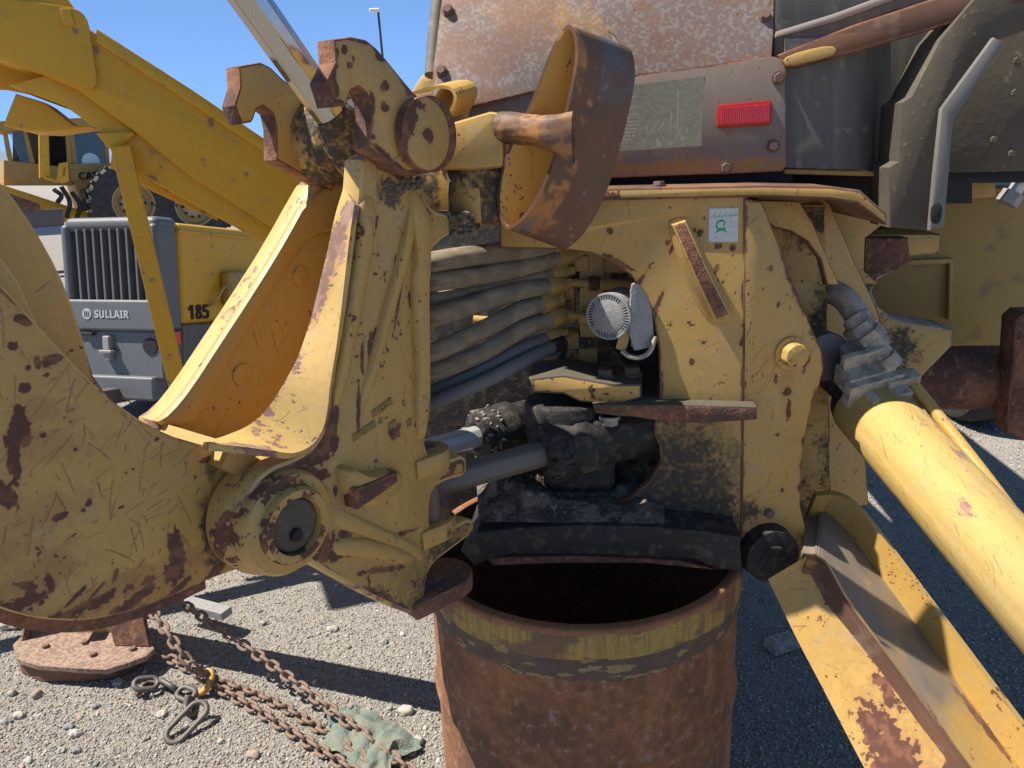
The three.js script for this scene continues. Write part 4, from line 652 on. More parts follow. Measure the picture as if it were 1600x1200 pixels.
  pipe([[868, 444, -0.15], [900, 442, -0.15], [920, 443, -0.15]], 0.008, M.yellow); pipe([[920, 443, -0.15], [935, 444, -0.15]], 0.013, M.rust); pipe([[935, 443, -0.15], [985, 446, -0.17]], 0.011, M.yellow);
  pipe([[876, 492, -0.14], [918, 496, -0.14]], 0.008, M.yellow); pipe([[905, 498, -0.13], [928, 498, -0.13]], 0.013, M.yellow); pipe([[888, 470, -0.15], [888, 500, -0.15]], 0.006, M.rust); pipe([[900, 560, -0.16], [892, 600, -0.16]], 0.007, M.greaseYellow); pipe([[860, 600, -0.12], [880, 550, -0.15], [884, 530, -0.16]], 0.006, M.grease); pipe([[740, 500, -0.25], [780, 503, -0.25]], 0.01, M.yellow, 'bay_tube');
}

// ================================================================ backup alarm in the bay
{
  const pl = new Pl(FP.off(0.01).at(950, 495), az(-28)), c = pl.p, n = pl.n, t = thing('backup_alarm', 'round grey backup alarm with a ring of slots, on its dented bracket in the bay', 'alarm', c.clone().addScaledVector(n, -0.03));
  const gm = plain(0.27, 0.268, 0.265, 0.75), R = 0.0395, ringP = (r, m = 40) => Array.from({ length: m }, (_, i) => [r * Math.cos(i / m * 2 * Math.PI), r * Math.sin(i / m * 2 * Math.PI)]);
  const lp = new Pl(c, n);
  put(t, 'housing', rod(c.clone().addScaledVector(n, -0.07), c.clone().addScaledVector(n, -0.006), R - 0.001, R - 0.001, { seg: 44 }), gm);
  put(t, 'recess', rod(c.clone().addScaledVector(n, -0.008), c.clone().addScaledVector(n, -0.004), R - 0.004, R - 0.004, { seg: 32 }), M.black);
  put(t, 'outer_ring', plateUV(lp, ringP(R), 0.007, { bevel: 0.0012, holes: [ringP(R - 0.004)] }), [gm, gm]);
  put(t, 'centre_disc', plateUV(lp, ringP(R - 0.011), 0.007, { bevel: 0.0008 }), [M.galv, M.galv]);
  const sp = []; for (let i = 0; i < 44; i++) { if (i % 11 === 5) { } const a = i / 44 * 2 * Math.PI, d = lp.u.clone().multiplyScalar(Math.cos(a)).addScaledVector(lp.v, Math.sin(a)), s = n.clone().cross(d).normalize(), wide = i % 11 === 5 ? 0.0055 : 0.0024; sp.push(obox(c.clone().addScaledVector(d, R - 0.0075).addScaledVector(n, -0.003), d, s, n, 0.0085, wide, 0.005, 0.0004, 1)); }
  put(t, 'grille_bars', mergeGeometries(sp), gm);
  const bp = new Pl(FP.off(0.012).at(990, 497), az(14)); const o = trace(bp, [[986, 446], [994, 441], [1012, 462], [1020, 490], [1022, 530], [1016, 544], [984, 549]], 1);
  put(t, 'bracket', plateUV(bp, o, 0.006, { bevel: 0.001, holes: [[990, 456], [992, 538]].map(([a, b]) => { const q = bp.uv(a, b); return ringP(0.0035, 10).map((k) => [k[0] + q[0], k[1] * 1.5 + q[1]]); }) }), [M.galv, M.galv]);
  put(t, 'torn_tag', ribbon([[972, 512], [966, 530], [962, 544]].map(([a, b]) => FP.off(0.0).at(a, b)), [[984, 512], [982, 534], [976, 550]].map(([a, b]) => FP.off(0.004).at(a, b)), 0.001), M.yellow);
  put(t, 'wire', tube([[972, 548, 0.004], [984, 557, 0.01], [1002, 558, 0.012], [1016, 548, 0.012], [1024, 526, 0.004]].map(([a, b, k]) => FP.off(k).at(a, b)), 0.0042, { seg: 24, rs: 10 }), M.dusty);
}

// ================================================================ hydraulic hoses through the swing bay
{
  const H = [ // pixel path with depth behind the frame plate, radius, label detail
    [[[640, 418, .02], [700, 405, .0], [770, 396, -.05], [830, 388, -.1], [880, 382, -.15]], 0.0175, 'dusty thick hydraulic hose, topmost of the bundle in the swing bay'],
    [[[640, 446, .02], [700, 437, .0], [770, 427, -.05], [830, 413, -.1], [890, 396, -.15]], 0.017, 'dusty thick hydraulic hose, second from the top of the bundle'],
    [[[640, 472, .0], [700, 463, -.02], [770, 450, -.06], [830, 437, -.11], [880, 424, -.15]], 0.0135, 'thinner dusty hydraulic hose, third from the top of the bundle'],
    [[[640, 506, .02], [700, 488, .01], [770, 466, -.04], [820, 452, -.09], [872, 444, -.14]], 0.0175, 'dusty thick hydraulic hose, fourth from the top, running to a yellow fitting'],
    [[[640, 562, .04], [700, 540, .03], [760, 512, -.01], [810, 486, -.07], [862, 470, -.13]], 0.016, 'dusty hydraulic hose with a sunlit stretch, fifth from the top'],
    [[[640, 592, .03], [700, 574, .02], [760, 548, -.01], [820, 512, -.08], [876, 494, -.14]], 0.016, 'dusty hydraulic hose below the sunlit one, running to a lower fitting'],
    [[[640, 622, .03], [700, 603, .02], [760, 575, -.01], [820, 543, -.07], [870, 524, -.13]], 0.013, 'grey bare hydraulic hose with a thin line of sun'],
    [[[640, 644, .06], [700, 620, .05], [760, 594, .02], [810, 568, -.03], [850, 548, -.08], [876, 536, -.12]], 0.0125, 'smooth grey hydraulic hose, lowest of the bundle'],
  ];
  H.forEach(([p, r, label], i) => {
    const pts = p.map(([a, b, k]) => FP.off(k).at(a, b)); const back = pts[0].clone().add(V(-0.10, -0.02, -0.02)); pts.unshift(back);
    const t = thing('hydraulic_hose', label, 'hose', pts[0].clone(), 'hydraulic hoses in the swing bay');
    put(t, 'hose_jacket', tube(pts, r, { seg: 70, rs: 18 }), i > 5 ? (M.hoseGrey ??= plain(0.16, 0.155, 0.145, 0.82)) : M.hose);
    const e = pts[pts.length - 1], d = e.clone().sub(pts[pts.length - 2]).normalize();
    put(t, 'crimp_collar', rod(e.clone().addScaledVector(d, -0.03), e.clone().addScaledVector(d, 0.006), r * 1.12, r * 1.12, { bevel: 0.003 }), i === 7 ? M.grease : M.yellow);
    put(t, 'hose_nut', latheAB(e, e.clone().addScaledVector(d, 0.02), [[0.0001, 0], [r * 0.95, 0.004], [r * 0.95, 0.02], [0.0001, 0.022]], 6), M.yellowWorn);
  });
}

// ================================================================ swing cylinders
{
  const mk = (label, p0, p1, k0, k1, r, gl, mat, base, g2) => {
    const a = FP.off(k0).at(...p0), b = FP.off(k1).at(...p1), d = b.clone().sub(a).normalize(), t = thing('swing_cylinder', label, 'hydraulic cylinder', b.clone(), 'swing cylinders');
    put(t, 'rod', rod(a.clone().addScaledVector(d, -0.05), b.clone().addScaledVector(d, 0.02), r, r, { seg: 36 }), mat);
    put(t, 'gland', latheAB(b, b.clone().addScaledVector(d, 0.25), [[r, 0.004], [r * 1.35, -0.004], [gl * 0.9, 0.002], [gl, 0.012], [gl * 0.97, 0.05], [gl * 1.03, 0.056], [gl * 1.03, 0.075], [gl * 0.9, 0.085], [gl * 0.9, 0.25], [0.001, 0.25]], 40), M.grease);
    reseed(k0 * 1000 + 300); const cl = []; for (let i = 0; i < 150; i++) { const an = rnd() * 6.28, rr = gl * (0.62 + 0.42 * rnd()), s = FP.n.clone().cross(d).normalize(), w = d.clone().cross(s); cl.push(spherify(b.clone().addScaledVector(d, rnd() * 0.04).addScaledVector(s, Math.cos(an) * rr).addScaledVector(w, Math.sin(an) * rr), 0.002 + rnd() * rnd() * 0.008, 0.002 + rnd() * rnd() * 0.006, 0.002 + rnd() * rnd() * 0.008, i, 0.6, 1)); }
    const m = put(t, 'caked_dirt', mergeGeometries(cl), g2); m.userData.kind = 'stuff'; return t;
  };
  mk('bright steel swing cylinder rod with earth-caked gland, farther one', [655, 706], [745, 682], 0.02, -0.06, 0.0205, 0.05, M.rodGrey, 0, M.earth);
  mk('dull dark swing cylinder rod with black greasy gland, nearer one', [705, 748], [850, 708], 0.085, 0.02, 0.0235, 0.056, M.rodDull, 0, M.grease);
  // trunnion block of the nearer cylinder
  const t = thing('trunnion_block', 'black greasy trunnion block hanging under the bearing cap', 'bearing block', FP.off(0.0).at(900, 750));
  put(t, 'block', obox(FP.off(-0.06).at(905, 715), uF, UP, nF, 0.13, 0.1, 0.1, 0.018, 3), M.grease); put(t, 'upper_boss', rod(FP.off(-0.04).at(880, 700), FP.off(-0.04).at(880, 622), 0.065, 0.07, { bevel: 0.01, seg: 40 }), M.grease);
  // mound of earth on the bottom plate
  const fy = FP.off(0.075).at(900, 820).y, nx = 90, nz = 60, mg = new THREE.PlaneGeometry(1, 1, nx, nz), mp = mg.attributes.position;
  for (let j = 0; j <= nz; j++) for (let i = 0; i <= nx; i++) {
    const s = i / nx, t2 = j / nz, q = FP.off(0.066 - 0.34 * t2).at(748 + 290 * s, 812), rim = Math.min(1, Math.min(s, 1 - s, t2, 1 - t2) * 9), x = q.x * 26, z = q.z * 26;
    mp.setXYZ(j * (nx + 1) + i, q.x, fy - 0.001 + rim * (0.003 + 0.03 * Math.pow(fbm(x + 40, z + 60, 4, 951), 1.6) + 0.03 * Math.exp(-Math.pow((s - 0.24) / 0.14, 2)) * fbm(x * 2 + 9, z * 2 + 90, 3, 953) + 0.006 * fbm(x * 7 + 50, z * 7 + 99, 2, 957)), q.z);
  }
  mg.computeVertexNormals(); for (let i = 0; i < mp.count; i++) mg.attributes.uv.setXY(i, mp.getX(i), mp.getZ(i));
  const me = solo('caked_earth', 'crumbly earth and grease heaped on the bottom plate of the swing bay', 'dirt', mg, M.earthPile, FP.off(-0.1).at(840, 815)); me.userData.kind = 'stuff';
}

// ================================================================ hose guard loop
{
  const GP = new Pl(FP.at(850, 200).lerp(camera.position, 0.14), V(-0.55, 0.02, 0.83)), t = thing('hose_guard', 'bent steel loop guard, yellow inside and heat-stained rust outside, beside the upper hinge', 'hose guard', GP.at(792, 360));
  const front = chaikin([[885, 37], [868, 62], [850, 104], [830, 160], [806, 205], [785, 255], [777, 300], [778, 335], [788, 358], [800, 358], [824, 338], [848, 300], [868, 250], [884, 190], [897, 130], [904, 90], [902, 58], [895, 40]].map(([x, y]) => GP.uv(x, y)), 2), n = front.length;
  const ax = V(0.082, -0.026, -0.052), back = (p, q) => p.clone().add(ax).add(V(0, (q[1] - GP.uv(850, 120)[1]) * 0.06, 0));
  const cu = front.reduce((s, q) => [s[0] + q[0] / n, s[1] + q[1] / n], [0, 0]);
  const F = front.map((q) => GP.w(q[0], q[1])), inn = front.map((q, i) => { const a = front[(i + n - 1) % n], b = front[(i + 1) % n], tx = b[0] - a[0], ty = b[1] - a[1], L = Math.hypot(tx, ty), sx = -ty / L, sy = tx / L; const s = Math.sign((cu[0] - q[0]) * sx + (cu[1] - q[1]) * sy) || 1; return GP.w(q[0] + sx * 0.0045 * s, q[1] + sy * 0.0045 * s); });
  const strip = (A, B) => { const pos = [], uv = []; let s = 0; for (let i = 0; i < n; i++) { const j = (i + 1) % n, L = A[i].distanceTo(A[j]), w = A[i].distanceTo(B[i]); for (const [p, a, b] of [[A[i], s, 0], [A[j], s + L, 0], [B[j], s + L, w], [A[i], s, 0], [B[j], s + L, w], [B[i], s, w]]) { pos.push(p.x, p.y, p.z); uv.push(a, b); } s += L; } const g = new THREE.BufferGeometry(); g.setAttribute('position', new THREE.Float32BufferAttribute(pos, 3)); g.setAttribute('uv', new THREE.Float32BufferAttribute(uv, 2)); g.computeVertexNormals(); return crease(g, 50); };
  const heat = pairMat(texPair(1024, 1024, (i, j, q) => { const u = i / 1024 * 0.9, v = j / 1024 * 0.9, f = fbm(u * 22, v * 22, 4, 601), d = fbm(u * 90, v * 90, 3, 605), h = fbm(u * 9 + 4, v * 14, 4, 609); let c = mix3([0.085, 0.048, 0.034], [0.19, 0.095, 0.052], f); c = mix3(c, [0.42, 0.18, 0.05], sstep(0.5, 0.64, h * 0.7 + d * 0.3) * 0.85); c = mix3(c, [0.1, 0.105, 0.12], sstep(0.55, 0.75, fbm(u * 13, v * 16, 4, 620)) * 0.75); c = mix3(c, [0.3, 0.22, 0.16], sstep(0.72, 0.85, d) * 0.4); q[0] = c[0]; q[1] = c[1]; q[2] = c[2]; q[3] = 0.5 + 0.35 * f; q[4] = 0.4 * f + 0.4 * d; }, 0.9), 0.0015);
  put(t, 'outer_face', strip(F, F.map((p, i) => back(p, front[i]))), heat); put(t, 'inner_face', strip(inn, inn.map((p, i) => back(p, front[i]))), M.yellowWorn, 'yellow painted inside of the loop'); put(t, 'front_edge', strip(F, inn), M.rustEdge); put(t, 'rear_edge', strip(F.map((p, i) => back(p, front[i])), inn.map((p, i) => back(p, front[i]))), M.rustEdge);
  // flattened pipe stub that carries the loop
  const rings = [[784, 200, 0.022, 0.022, -.01], [800, 200, 0.022, 0.022, -.01], [825, 203, 0.021, 0.019, 0], [850, 207, 0.022, 0.016, .01], [872, 211, 0.026, 0.011, .012], [896, 216, 0.034, 0.005, .004]].map(([x, y, h, d, k]) => { const c = GP.off(k).at(x, y); return Array.from({ length: 24 }, (_, i) => c.clone().addScaledVector(UP, Math.sin(i * Math.PI / 12) * h).addScaledVector(GP.n, Math.cos(i * Math.PI / 12) * d)); });
  const pos = []; for (let r = 0; r < rings.length - 1; r++) for (let i = 0; i < 24; i++) { const j = (i + 1) % 24; pos.push(rings[r][i], rings[r][j], rings[r + 1][j], rings[r][i], rings[r + 1][j], rings[r + 1][i]); }
  const pg = new THREE.BufferGeometry().setFromPoints(pos); pg.computeVertexNormals(); put(t, 'pipe_stub', boxUV(crease(pg, 60)), heat);
  hexBolt(t, GP.off(-0.05).at(883, 86), V(-0.7, 0, 0.7), 0.007, 0.012, M.boltRust); hexBolt(t, GP.off(-0.04).at(822, 342), V(-0.7, 0.3, 0.6), 0.007, 0.012, M.boltRust);
  { const tf = FP.off(-0.05); flatPlate(t, 'torn_flap', tf, [[950, 48], [962, 56], [978, 84], [989, 100], [988, 117], [976, 119], [968, 92]], 0.003, plain(0.5, 0.42, 0.28, 0.8)); }
  // small strap handle on the hinge ear
  const h = thing('hose_strap', 'small bent yellow strap with a rusty end above the upper hinge', 'strap', GP.off(-0.1).at(705, 200));
  const sp = [[640, 150], [672, 142], [712, 131], [735, 132], [742, 142], [736, 160], [728, 172]].map(([a, b]) => GP.off(-0.1).at(a, b)); const sl = new THREE.CatmullRomCurve3(sp).getPoints(30);
  put(h, 'strap', ribbon(sl, sl.map((p) => p.clone().add(V(-0.03, -0.012, 0.06))), 0.005), M.yellowWorn);
  const s2 = [[716, 134], [706, 146], [703, 170], [702, 204]].map(([a, b]) => GP.off(-0.09).at(a, b)); const sl2 = new THREE.CatmullRomCurve3(s2).getPoints(20); put(h, 'strap_leg', ribbon(sl2, sl2.map((p) => p.clone().add(V(-0.022, -0.004, 0.04))), 0.005), M.yellowWorn);
  put(h, 'hose_tail', tube([[726, 168], [722, 184], [718, 204]].map(([a, b]) => GP.off(-0.1).at(a, b)), 0.009, { seg: 10 }), M.yellow);
}

// ================================================================ steel barrel under the frame
{
  const bc = V(0.122, 0, -1.352), R = 0.297, H = 0.875;
  const t = thing('steel_barrel', 'open rusty steel barrel with a worn yellow band round its rim, under the frame', 'barrel', bc);
  const prof = [[R, 0.0], [R, 0.28], [R + 0.006, 0.29], [R + 0.006, 0.3], [R, 0.31], [R, 0.58], [R + 0.006, 0.59], [R + 0.006, 0.602], [R, 0.612], [R, H - 0.1], [R + 0.001, H - 0.094], [R + 0.004, H - 0.09], [R + 0.004, H - 0.058], [R + 0.008, H - 0.055], [R + 0.008, H - 0.016], [R + 0.006, H - 0.012], [R + 0.007, H - 0.004], [R + 0.003, H], [R - 0.01, H], [R - 0.013, H - 0.004], [R - 0.013, 0.01], [0.001, 0.01]];
  let y = 0; const g = new THREE.LatheGeometry(prof.map(([r, h]) => new THREE.Vector2(r, h)), 128), p = g.attributes.position, uv = g.attributes.uv;
  const len = [0]; for (let i = 1; i < prof.length; i++) len.push(len[i - 1] + Math.hypot(prof[i][0] - prof[i - 1][0], prof[i][1] - prof[i - 1][1])); const Lt = len[len.length - 1];
  for (let i = 0; i <= 128; i++) for (let k = 0; k < prof.length; k++) { const q = i * prof.length + k; uv.setXY(q, i / 128, len[k] / Lt); }
  const at2 = (s) => { for (let k = 1; k < len.length; k++) if (s <= len[k]) { const f = (s - len[k - 1]) / (len[k] - len[k - 1] + 1e-9); return [lerp(prof[k - 1][0], prof[k][0], f), lerp(prof[k - 1][1], prof[k][1], f), k]; } return [0, 0, 99]; };
  const bm = pairMat(texPair(2048, 1024, (i, j, q) => {
    const a = i / 2048, s = (j + 0.5) / 1024 * Lt, u = a * 2 * Math.PI * R, [r, h, k] = at2(s), f = fbm(u * 9, h * 9, 5, 701), d = fbm(u * 80, h * 80, 3, 705), g2 = vn(u * 420, h * 420, 709), st = fbm(u * 26, h * 2.5, 4, 711);
    let c = mix3([0.14, 0.066, 0.036], [0.27, 0.115, 0.048], sstep(0.3, 0.7, f * 0.55 + d * 0.45)); c = mix3(c, [0.36, 0.16, 0.06], sstep(0.55, 0.75, st) * 0.4); c = mix3(c, [0.3, 0.23, 0.2], sstep(0.68, 0.82, d) * 0.5);
    let he = 0.3 + 0.4 * d + 0.25 * g2, ro = 0.9;
    if (k < 19) {
      const e = h + (fbm(u * 20, h * 20, 3, 720) - 0.5) * 0.014;
      if (e > H - 0.1 && e < H - 0.056) { c = mix3(c, mix3([0.075, 0.058, 0.05], [0.12, 0.08, 0.06], d), 0.85); if (fbm(u * 30, h * 90, 3, 722) > 0.63) c = mix3(c, [0.33, 0.25, 0.1], 0.7); }
      if (e > H - 0.056 && e < H - 0.012) { const br = vn(u * 330, h * 14, 725) * 0.6 + vn(u * 900, h * 30, 726) * 0.4, yl = mix3([0.33, 0.215, 0.05], [0.38, 0.25, 0.06], f); c = mix3(yl, [0.15, 0.09, 0.045], sstep(0.4, 0.8, br) * 0.6); if (true) c = mix3(c, [0.16, 0.085, 0.05], sstep(0.52, 0.64, fbm(u * 20, h * 34, 5, 728)) * 0.9); ro = 0.7; he = 0.5 + 0.3 * br; }
      if (h >= H - 0.012) c = mix3(c, [0.33, 0.14, 0.06], 0.6);
    }
    const kk = 0.85 + 0.3 * g2; q[0] = c[0] * kk; q[1] = c[1] * kk; q[2] = c[2] * kk; q[3] = ro; q[4] = he;
  }), 0.003);
  bm.map.wrapS = bm.roughnessMap.wrapS = THREE.RepeatWrapping;
  g.rotateY(2.6); g.translate(bc.x, bc.y, bc.z); put(t, 'barrel_shell', g, bm);
}

// ================================================================ right-hand stabiliser: arm and cylinder
{
  const pt = (px, py, d) => at(px, py, d);
  const arm = thing('stabilizer', 'yellow channel-shaped stabilizer arm with peeling paint and rust, hinged at the lower right boss', 'stabilizer arm', onY(1500, 1300, 0.15));
  const L1 = [[1262, 868, 1.27], [1290, 880, 1.262], [1325, 940, 1.235], [1380, 1015, 1.2], [1450, 1110, 1.15], [1540, 1230, 1.09], [1660, 1390, 1.0]], L0 = [[1200, 905, 1.31], [1212, 930, 1.3], [1246, 1000, 1.275], [1288, 1080, 1.24], [1340, 1180, 1.19], [1400, 1290, 1.13], [1500, 1450, 1.05]];
  const R1 = [[1272, 768, 1.44], [1310, 768, 1.435], [1350, 796, 1.41], [1412, 876, 1.36], [1490, 980, 1.3], [1600, 1126, 1.22], [1720, 1280, 1.13]];
  const c3 = (A, n = 40) => new THREE.CatmullRomCurve3(A.map((q) => pt(...q)), false, 'catmullrom', 0.5).getPoints(n);
  const l1 = c3(L1), l0 = c3(L0), r1 = c3(R1);
  const side = pairMat(paintMap([0, 0, 0.75, 0.2], 1000, { seed: 52, chip: 0.8, scratches: 90, feats: [[0.46, 0.06, 0.16, 0.05], [0.58, 0.09, 0.12, 0.08], [0.7, 0.1, 0.1, 0.1], [0.3, 0.045, 0.06, 0.035], [0.24, 0.09, 0.03, 0.012], [0.19, 0.1, 0.015, 0.01], [0.08, 0.08, 0.012, 0.008], [0.36, 0.11, 0.02, 0.02], [0.5, 0.14, 0.05, 0.008]].map(([u, v, ru, rv]) => ({ u, v, ru, rv, n: 1.2 })).concat([{ t: 'b', u: 0.5, v: 0.08, ru: 0.3, rv: 0.1, a: 0.8 }]), rustA: [0.11, 0.045, 0.03], rustB: [0.2, 0.08, 0.045] }), 0.002);
  const sg = ribbon(l0, l1, 0.014); { const uv = sg.attributes.uv; for (let i = 0; i < uv.count; i++) uv.setXY(i, uv.getX(i) / 0.75, uv.getY(i) / 0.2); }
  put(arm, 'left_wall', sg, side);
  const dn = l1.map((p, i) => { const t = l1[Math.min(i + 1, 40)].clone().sub(l1[Math.max(0, i - 1)]).normalize(); return t.cross(r1[i].clone().sub(p)).normalize(); });
  const s0 = dn[20].y > 0 ? -1 : 1, fl = l1.map((p, i) => p.clone().addScaledVector(dn[i], 0.03 * s0)), fr = r1.map((p, i) => p.clone().addScaledVector(dn[i], 0.05 * s0));
  const fg = ribbon(fl, fr, 0.012); { const uv = fg.attributes.uv; for (let i = 0; i < uv.count; i++) uv.setXY(i, uv.getX(i) / 0.75, uv.getY(i) / 0.2); }
  put(arm, 'channel_floor', fg, pairMat(paintMap([0, 0, 0.75, 0.2], 1000, { seed: 54, chip: 0.6, scratches: 60, feats: [[0.36, 0.17, 0.05, 0.01], [0.6, 0.16, 0.08, 0.012], [0.3, 0.05, 0.02, 0.01]].map(([u, v, ru, rv]) => ({ u, v, ru, rv })), post: (u, v, c, n2) => mix3(c, mix3([0.16, 0.13, 0.105], [0.24, 0.2, 0.16], n2), sstep(0.34, 0.2, u + (fbm(u * 14, v * 14, 4, 930) - 0.5) * 0.3) * 0.92) }), 0.002)); put(arm, 'left_lip', ribbon(l1, fl, 0.01), M.rustEdge); put(arm, 'right_wall', ribbon(r1, r1.map((p, i) => p.clone().addScaledVector(dn[i], 0.075 * s0)), 0.014), M.yellowWorn);

  const cyl = thing('stabilizer_cylinder', 'scratched yellow hydraulic cylinder slanting down to the right', 'hydraulic cylinder', at(1360, 640, 1.36));
  const a = at(1352, 630, 1.385), b = at(1690, 1010, 1.0), d = b.clone().sub(a).normalize(), top = at(1262, 545, 1.44);
  const tex = paintMap([0, 0, 0.62, 0.8], 1000, { seed: 53, chip: 1.3, scratches: 700, scrAng: 1.4, rough: 0.7, c1: [0.52, 0.35, 0.105], c2: [0.45, 0.32, 0.12], feats: [[0.2, 0.36], [0.22, 0.4], [0.19, 0.31], [0.25, 0.35], [0.3, 0.2], [0.12, 0.44], [0.28, 0.46], [0.16, 0.14], [0.4, 0.3], [0.24, 0.28]].map(([u, v], i) => ({ u, v, ru: 0.012 + 0.016 * ((i * 3) % 4) / 4, rv: 0.008 + 0.014 * ((i * 5) % 3) / 3, rot: i, n: 2 })), rustA: [0.27, 0.155, 0.125], rustB: [0.34, 0.21, 0.16] });
  tex.forEach((t) => { t.wrapS = t.wrapT = THREE.RepeatWrapping; t.repeat.set(1 / 0.4, 1 / 0.8); });
  put(cyl, 'barrel', rod(a, b, 0.0625, 0.0625, { seg: 64, bevel: 0.004 }), pairMat(tex, 0.0012));
  put(cyl, 'gland', latheAB(a.clone().addScaledVector(d, -0.03), a, [[0.0001, 0], [0.03, 0], [0.052, 0.004], [0.056, 0.01], [0.056, 0.02], [0.06, 0.024], [0.06, 0.034]], 44), M.grease);
  put(cyl, 'rod', rod(top, a, 0.033, 0.033, { seg: 32 }), M.grease);
  const en = az(8); put(cyl, 'rod_eye', rod(top.clone().addScaledVector(en, -0.07), top.clone().addScaledVector(en, 0.07), 0.045, 0.045, { bevel: 0.004, seg: 40 }), M.darkLink);
  // steel feed line along the cylinder
  put(cyl, 'feed_line', tube([[1398, 566, 1.36], [1425, 600, 1.33], [1470, 655, 1.29], [1540, 745, 1.22], [1640, 880, 1.12]].map((q) => at(...q)), 0.0105, { seg: 40, rs: 12 }), M.yellowWorn);
  // dusty port block, clamp and sleeved hose
  const side2 = d.clone().cross(V(0, 0.5, 0.86)).normalize(), nn = d.clone().cross(side2).normalize().multiplyScalar(-1), up = nn.dot(camera.position.clone().sub(a)) > 0 ? nn : nn.clone().negate();
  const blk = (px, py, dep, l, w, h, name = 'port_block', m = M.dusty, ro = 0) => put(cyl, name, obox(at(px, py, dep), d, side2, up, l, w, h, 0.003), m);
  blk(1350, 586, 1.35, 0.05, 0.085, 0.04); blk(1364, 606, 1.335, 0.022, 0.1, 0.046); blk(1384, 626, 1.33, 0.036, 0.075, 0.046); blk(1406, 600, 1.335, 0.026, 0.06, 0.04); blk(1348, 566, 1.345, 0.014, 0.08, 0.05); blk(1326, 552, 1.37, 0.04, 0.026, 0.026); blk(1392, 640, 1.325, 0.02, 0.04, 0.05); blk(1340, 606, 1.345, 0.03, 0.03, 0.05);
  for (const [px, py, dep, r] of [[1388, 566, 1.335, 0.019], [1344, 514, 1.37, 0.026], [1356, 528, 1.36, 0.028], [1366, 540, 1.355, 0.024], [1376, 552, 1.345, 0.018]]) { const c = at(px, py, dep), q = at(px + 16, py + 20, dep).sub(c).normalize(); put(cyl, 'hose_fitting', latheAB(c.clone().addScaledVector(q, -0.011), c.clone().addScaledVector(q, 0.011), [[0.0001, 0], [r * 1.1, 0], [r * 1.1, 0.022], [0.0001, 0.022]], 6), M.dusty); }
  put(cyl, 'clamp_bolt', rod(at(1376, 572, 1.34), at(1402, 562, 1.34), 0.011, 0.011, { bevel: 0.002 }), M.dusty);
  const sl = thing('sleeved_hose', 'pale dusty sleeved hose curling from the stabilizer bracket to the cylinder port', 'hose', at(1348, 500, 1.4));
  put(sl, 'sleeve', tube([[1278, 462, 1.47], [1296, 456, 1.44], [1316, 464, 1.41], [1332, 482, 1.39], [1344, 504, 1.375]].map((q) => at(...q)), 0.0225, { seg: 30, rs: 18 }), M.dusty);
  put(sl, 'hose_core', tube([[1262, 500, 1.5], [1262, 470, 1.5], [1278, 458, 1.48], [1300, 456, 1.45]].map((q) => at(...q)), 0.019, { seg: 24, rs: 16 }), M.rubber);
  put(sl, 'collar', tube([[1338, 496, 1.378], [1347, 510, 1.372]].map((q) => at(...q)), 0.026, { seg: 4, rs: 18 }), M.dusty);
}
// ================================================================ left-hand stabiliser: arm down to its foot pad
{
  const pad = onY(130, 1030, 0.05), t = thing('stabilizer', 'rusty stabilizer arm ending in a bolted foot pad on the gravel', 'stabilizer arm', V(pad.x, 0, pad.z));
  const Y = 0.075, P = (x, y, h = Y) => onY(x, y, h);
  put(t, 'foot_plate', slab([P(20, 1008), P(26, 1030), P(58, 1040), P(110, 1044), P(165, 1047), P(200, 1036), P(228, 1026), P(241, 1014), P(236, 1000), P(170, 975), P(60, 972), P(32, 996)], 0.016, V(0, -1, 0)), M.chain);
  put(t, 'sole_plate', slab([P(28, 1020, .05), P(30, 1034, .05), P(60, 1046, .05), P(120, 1046, .05), P(180, 1040, .05), P(220, 1020, .05), P(200, 990, .05), P(50, 990, .05)], 0.045, V(0, -1, 0)), M.rustEdge);
  const gus = (a, b, c, d, h0, h1) => put(t, 'gusset', slab([P(...a), P(...b), P(...c).setY(h1).add(V(0, 0, 0)), P(...d).setY(h1)], 0.014, V(1, 0, 0)), M.rust);
  const q0 = P(34, 1003), q1 = P(96, 990), q2 = P(184, 1004), q3 = P(238, 1008);
  put(t, 'gusset', slab([q0, P(36, 985), P(60, 960).setY(0.2), q0.clone().add(V(0.04, 0.12, -0.04))], 0.014), M.rust);
  put(t, 'gusset', slab([P(183, 1006), q3, q3.clone().add(V(-0.03, 0.18, -0.05)), P(183, 1006).add(V(-0.04, 0.18, -0.05))], 0.014), M.rust);
  put(t, 'back_gusset', slab([P(96, 985), P(186, 985), P(186, 985).add(V(0, 0.16, 0)), P(96, 985).add(V(0, 0.16, 0))], 0.014), M.yellowWorn);
  const pp = P(138, 985).add(V(0, 0.09, 0.0)); put(t, 'pad_pin', rod(pp.clone().add(V(-0.01, 0, -0.05)), pp.clone().add(V(0.01, 0, 0.07)), 0.026, 0.026, { bevel: 0.003 }), M.rust);
  for (const [a, b] of [[72, 1012], [133, 1006], [146, 1025], [208, 1016]]) hexBolt(t, P(a, b), UP, 0.012, 0.012, M.boltRust, false);
  const a0 = P(150, 975).add(V(0, 0.1, -0.02)), a1 = V(-0.22, 0.86, -1.8), d = a1.clone().sub(a0).normalize(), s = d.clone().cross(UP).normalize(), u = s.clone().cross(d).normalize();
  put(t, 'arm', obox(a0.clone().add(a1).multiplyScalar(0.5), d, u, s, a0.distanceTo(a1), 0.13, 0.1, 0.008), M.yellowWorn);
  put(t, 'shoe_bar', obox(onY(322, 950, 0.09), d.clone().setY(0).normalize(), UP, s, 0.2, 0.03, 0.05, 0.003), M.galv);
}

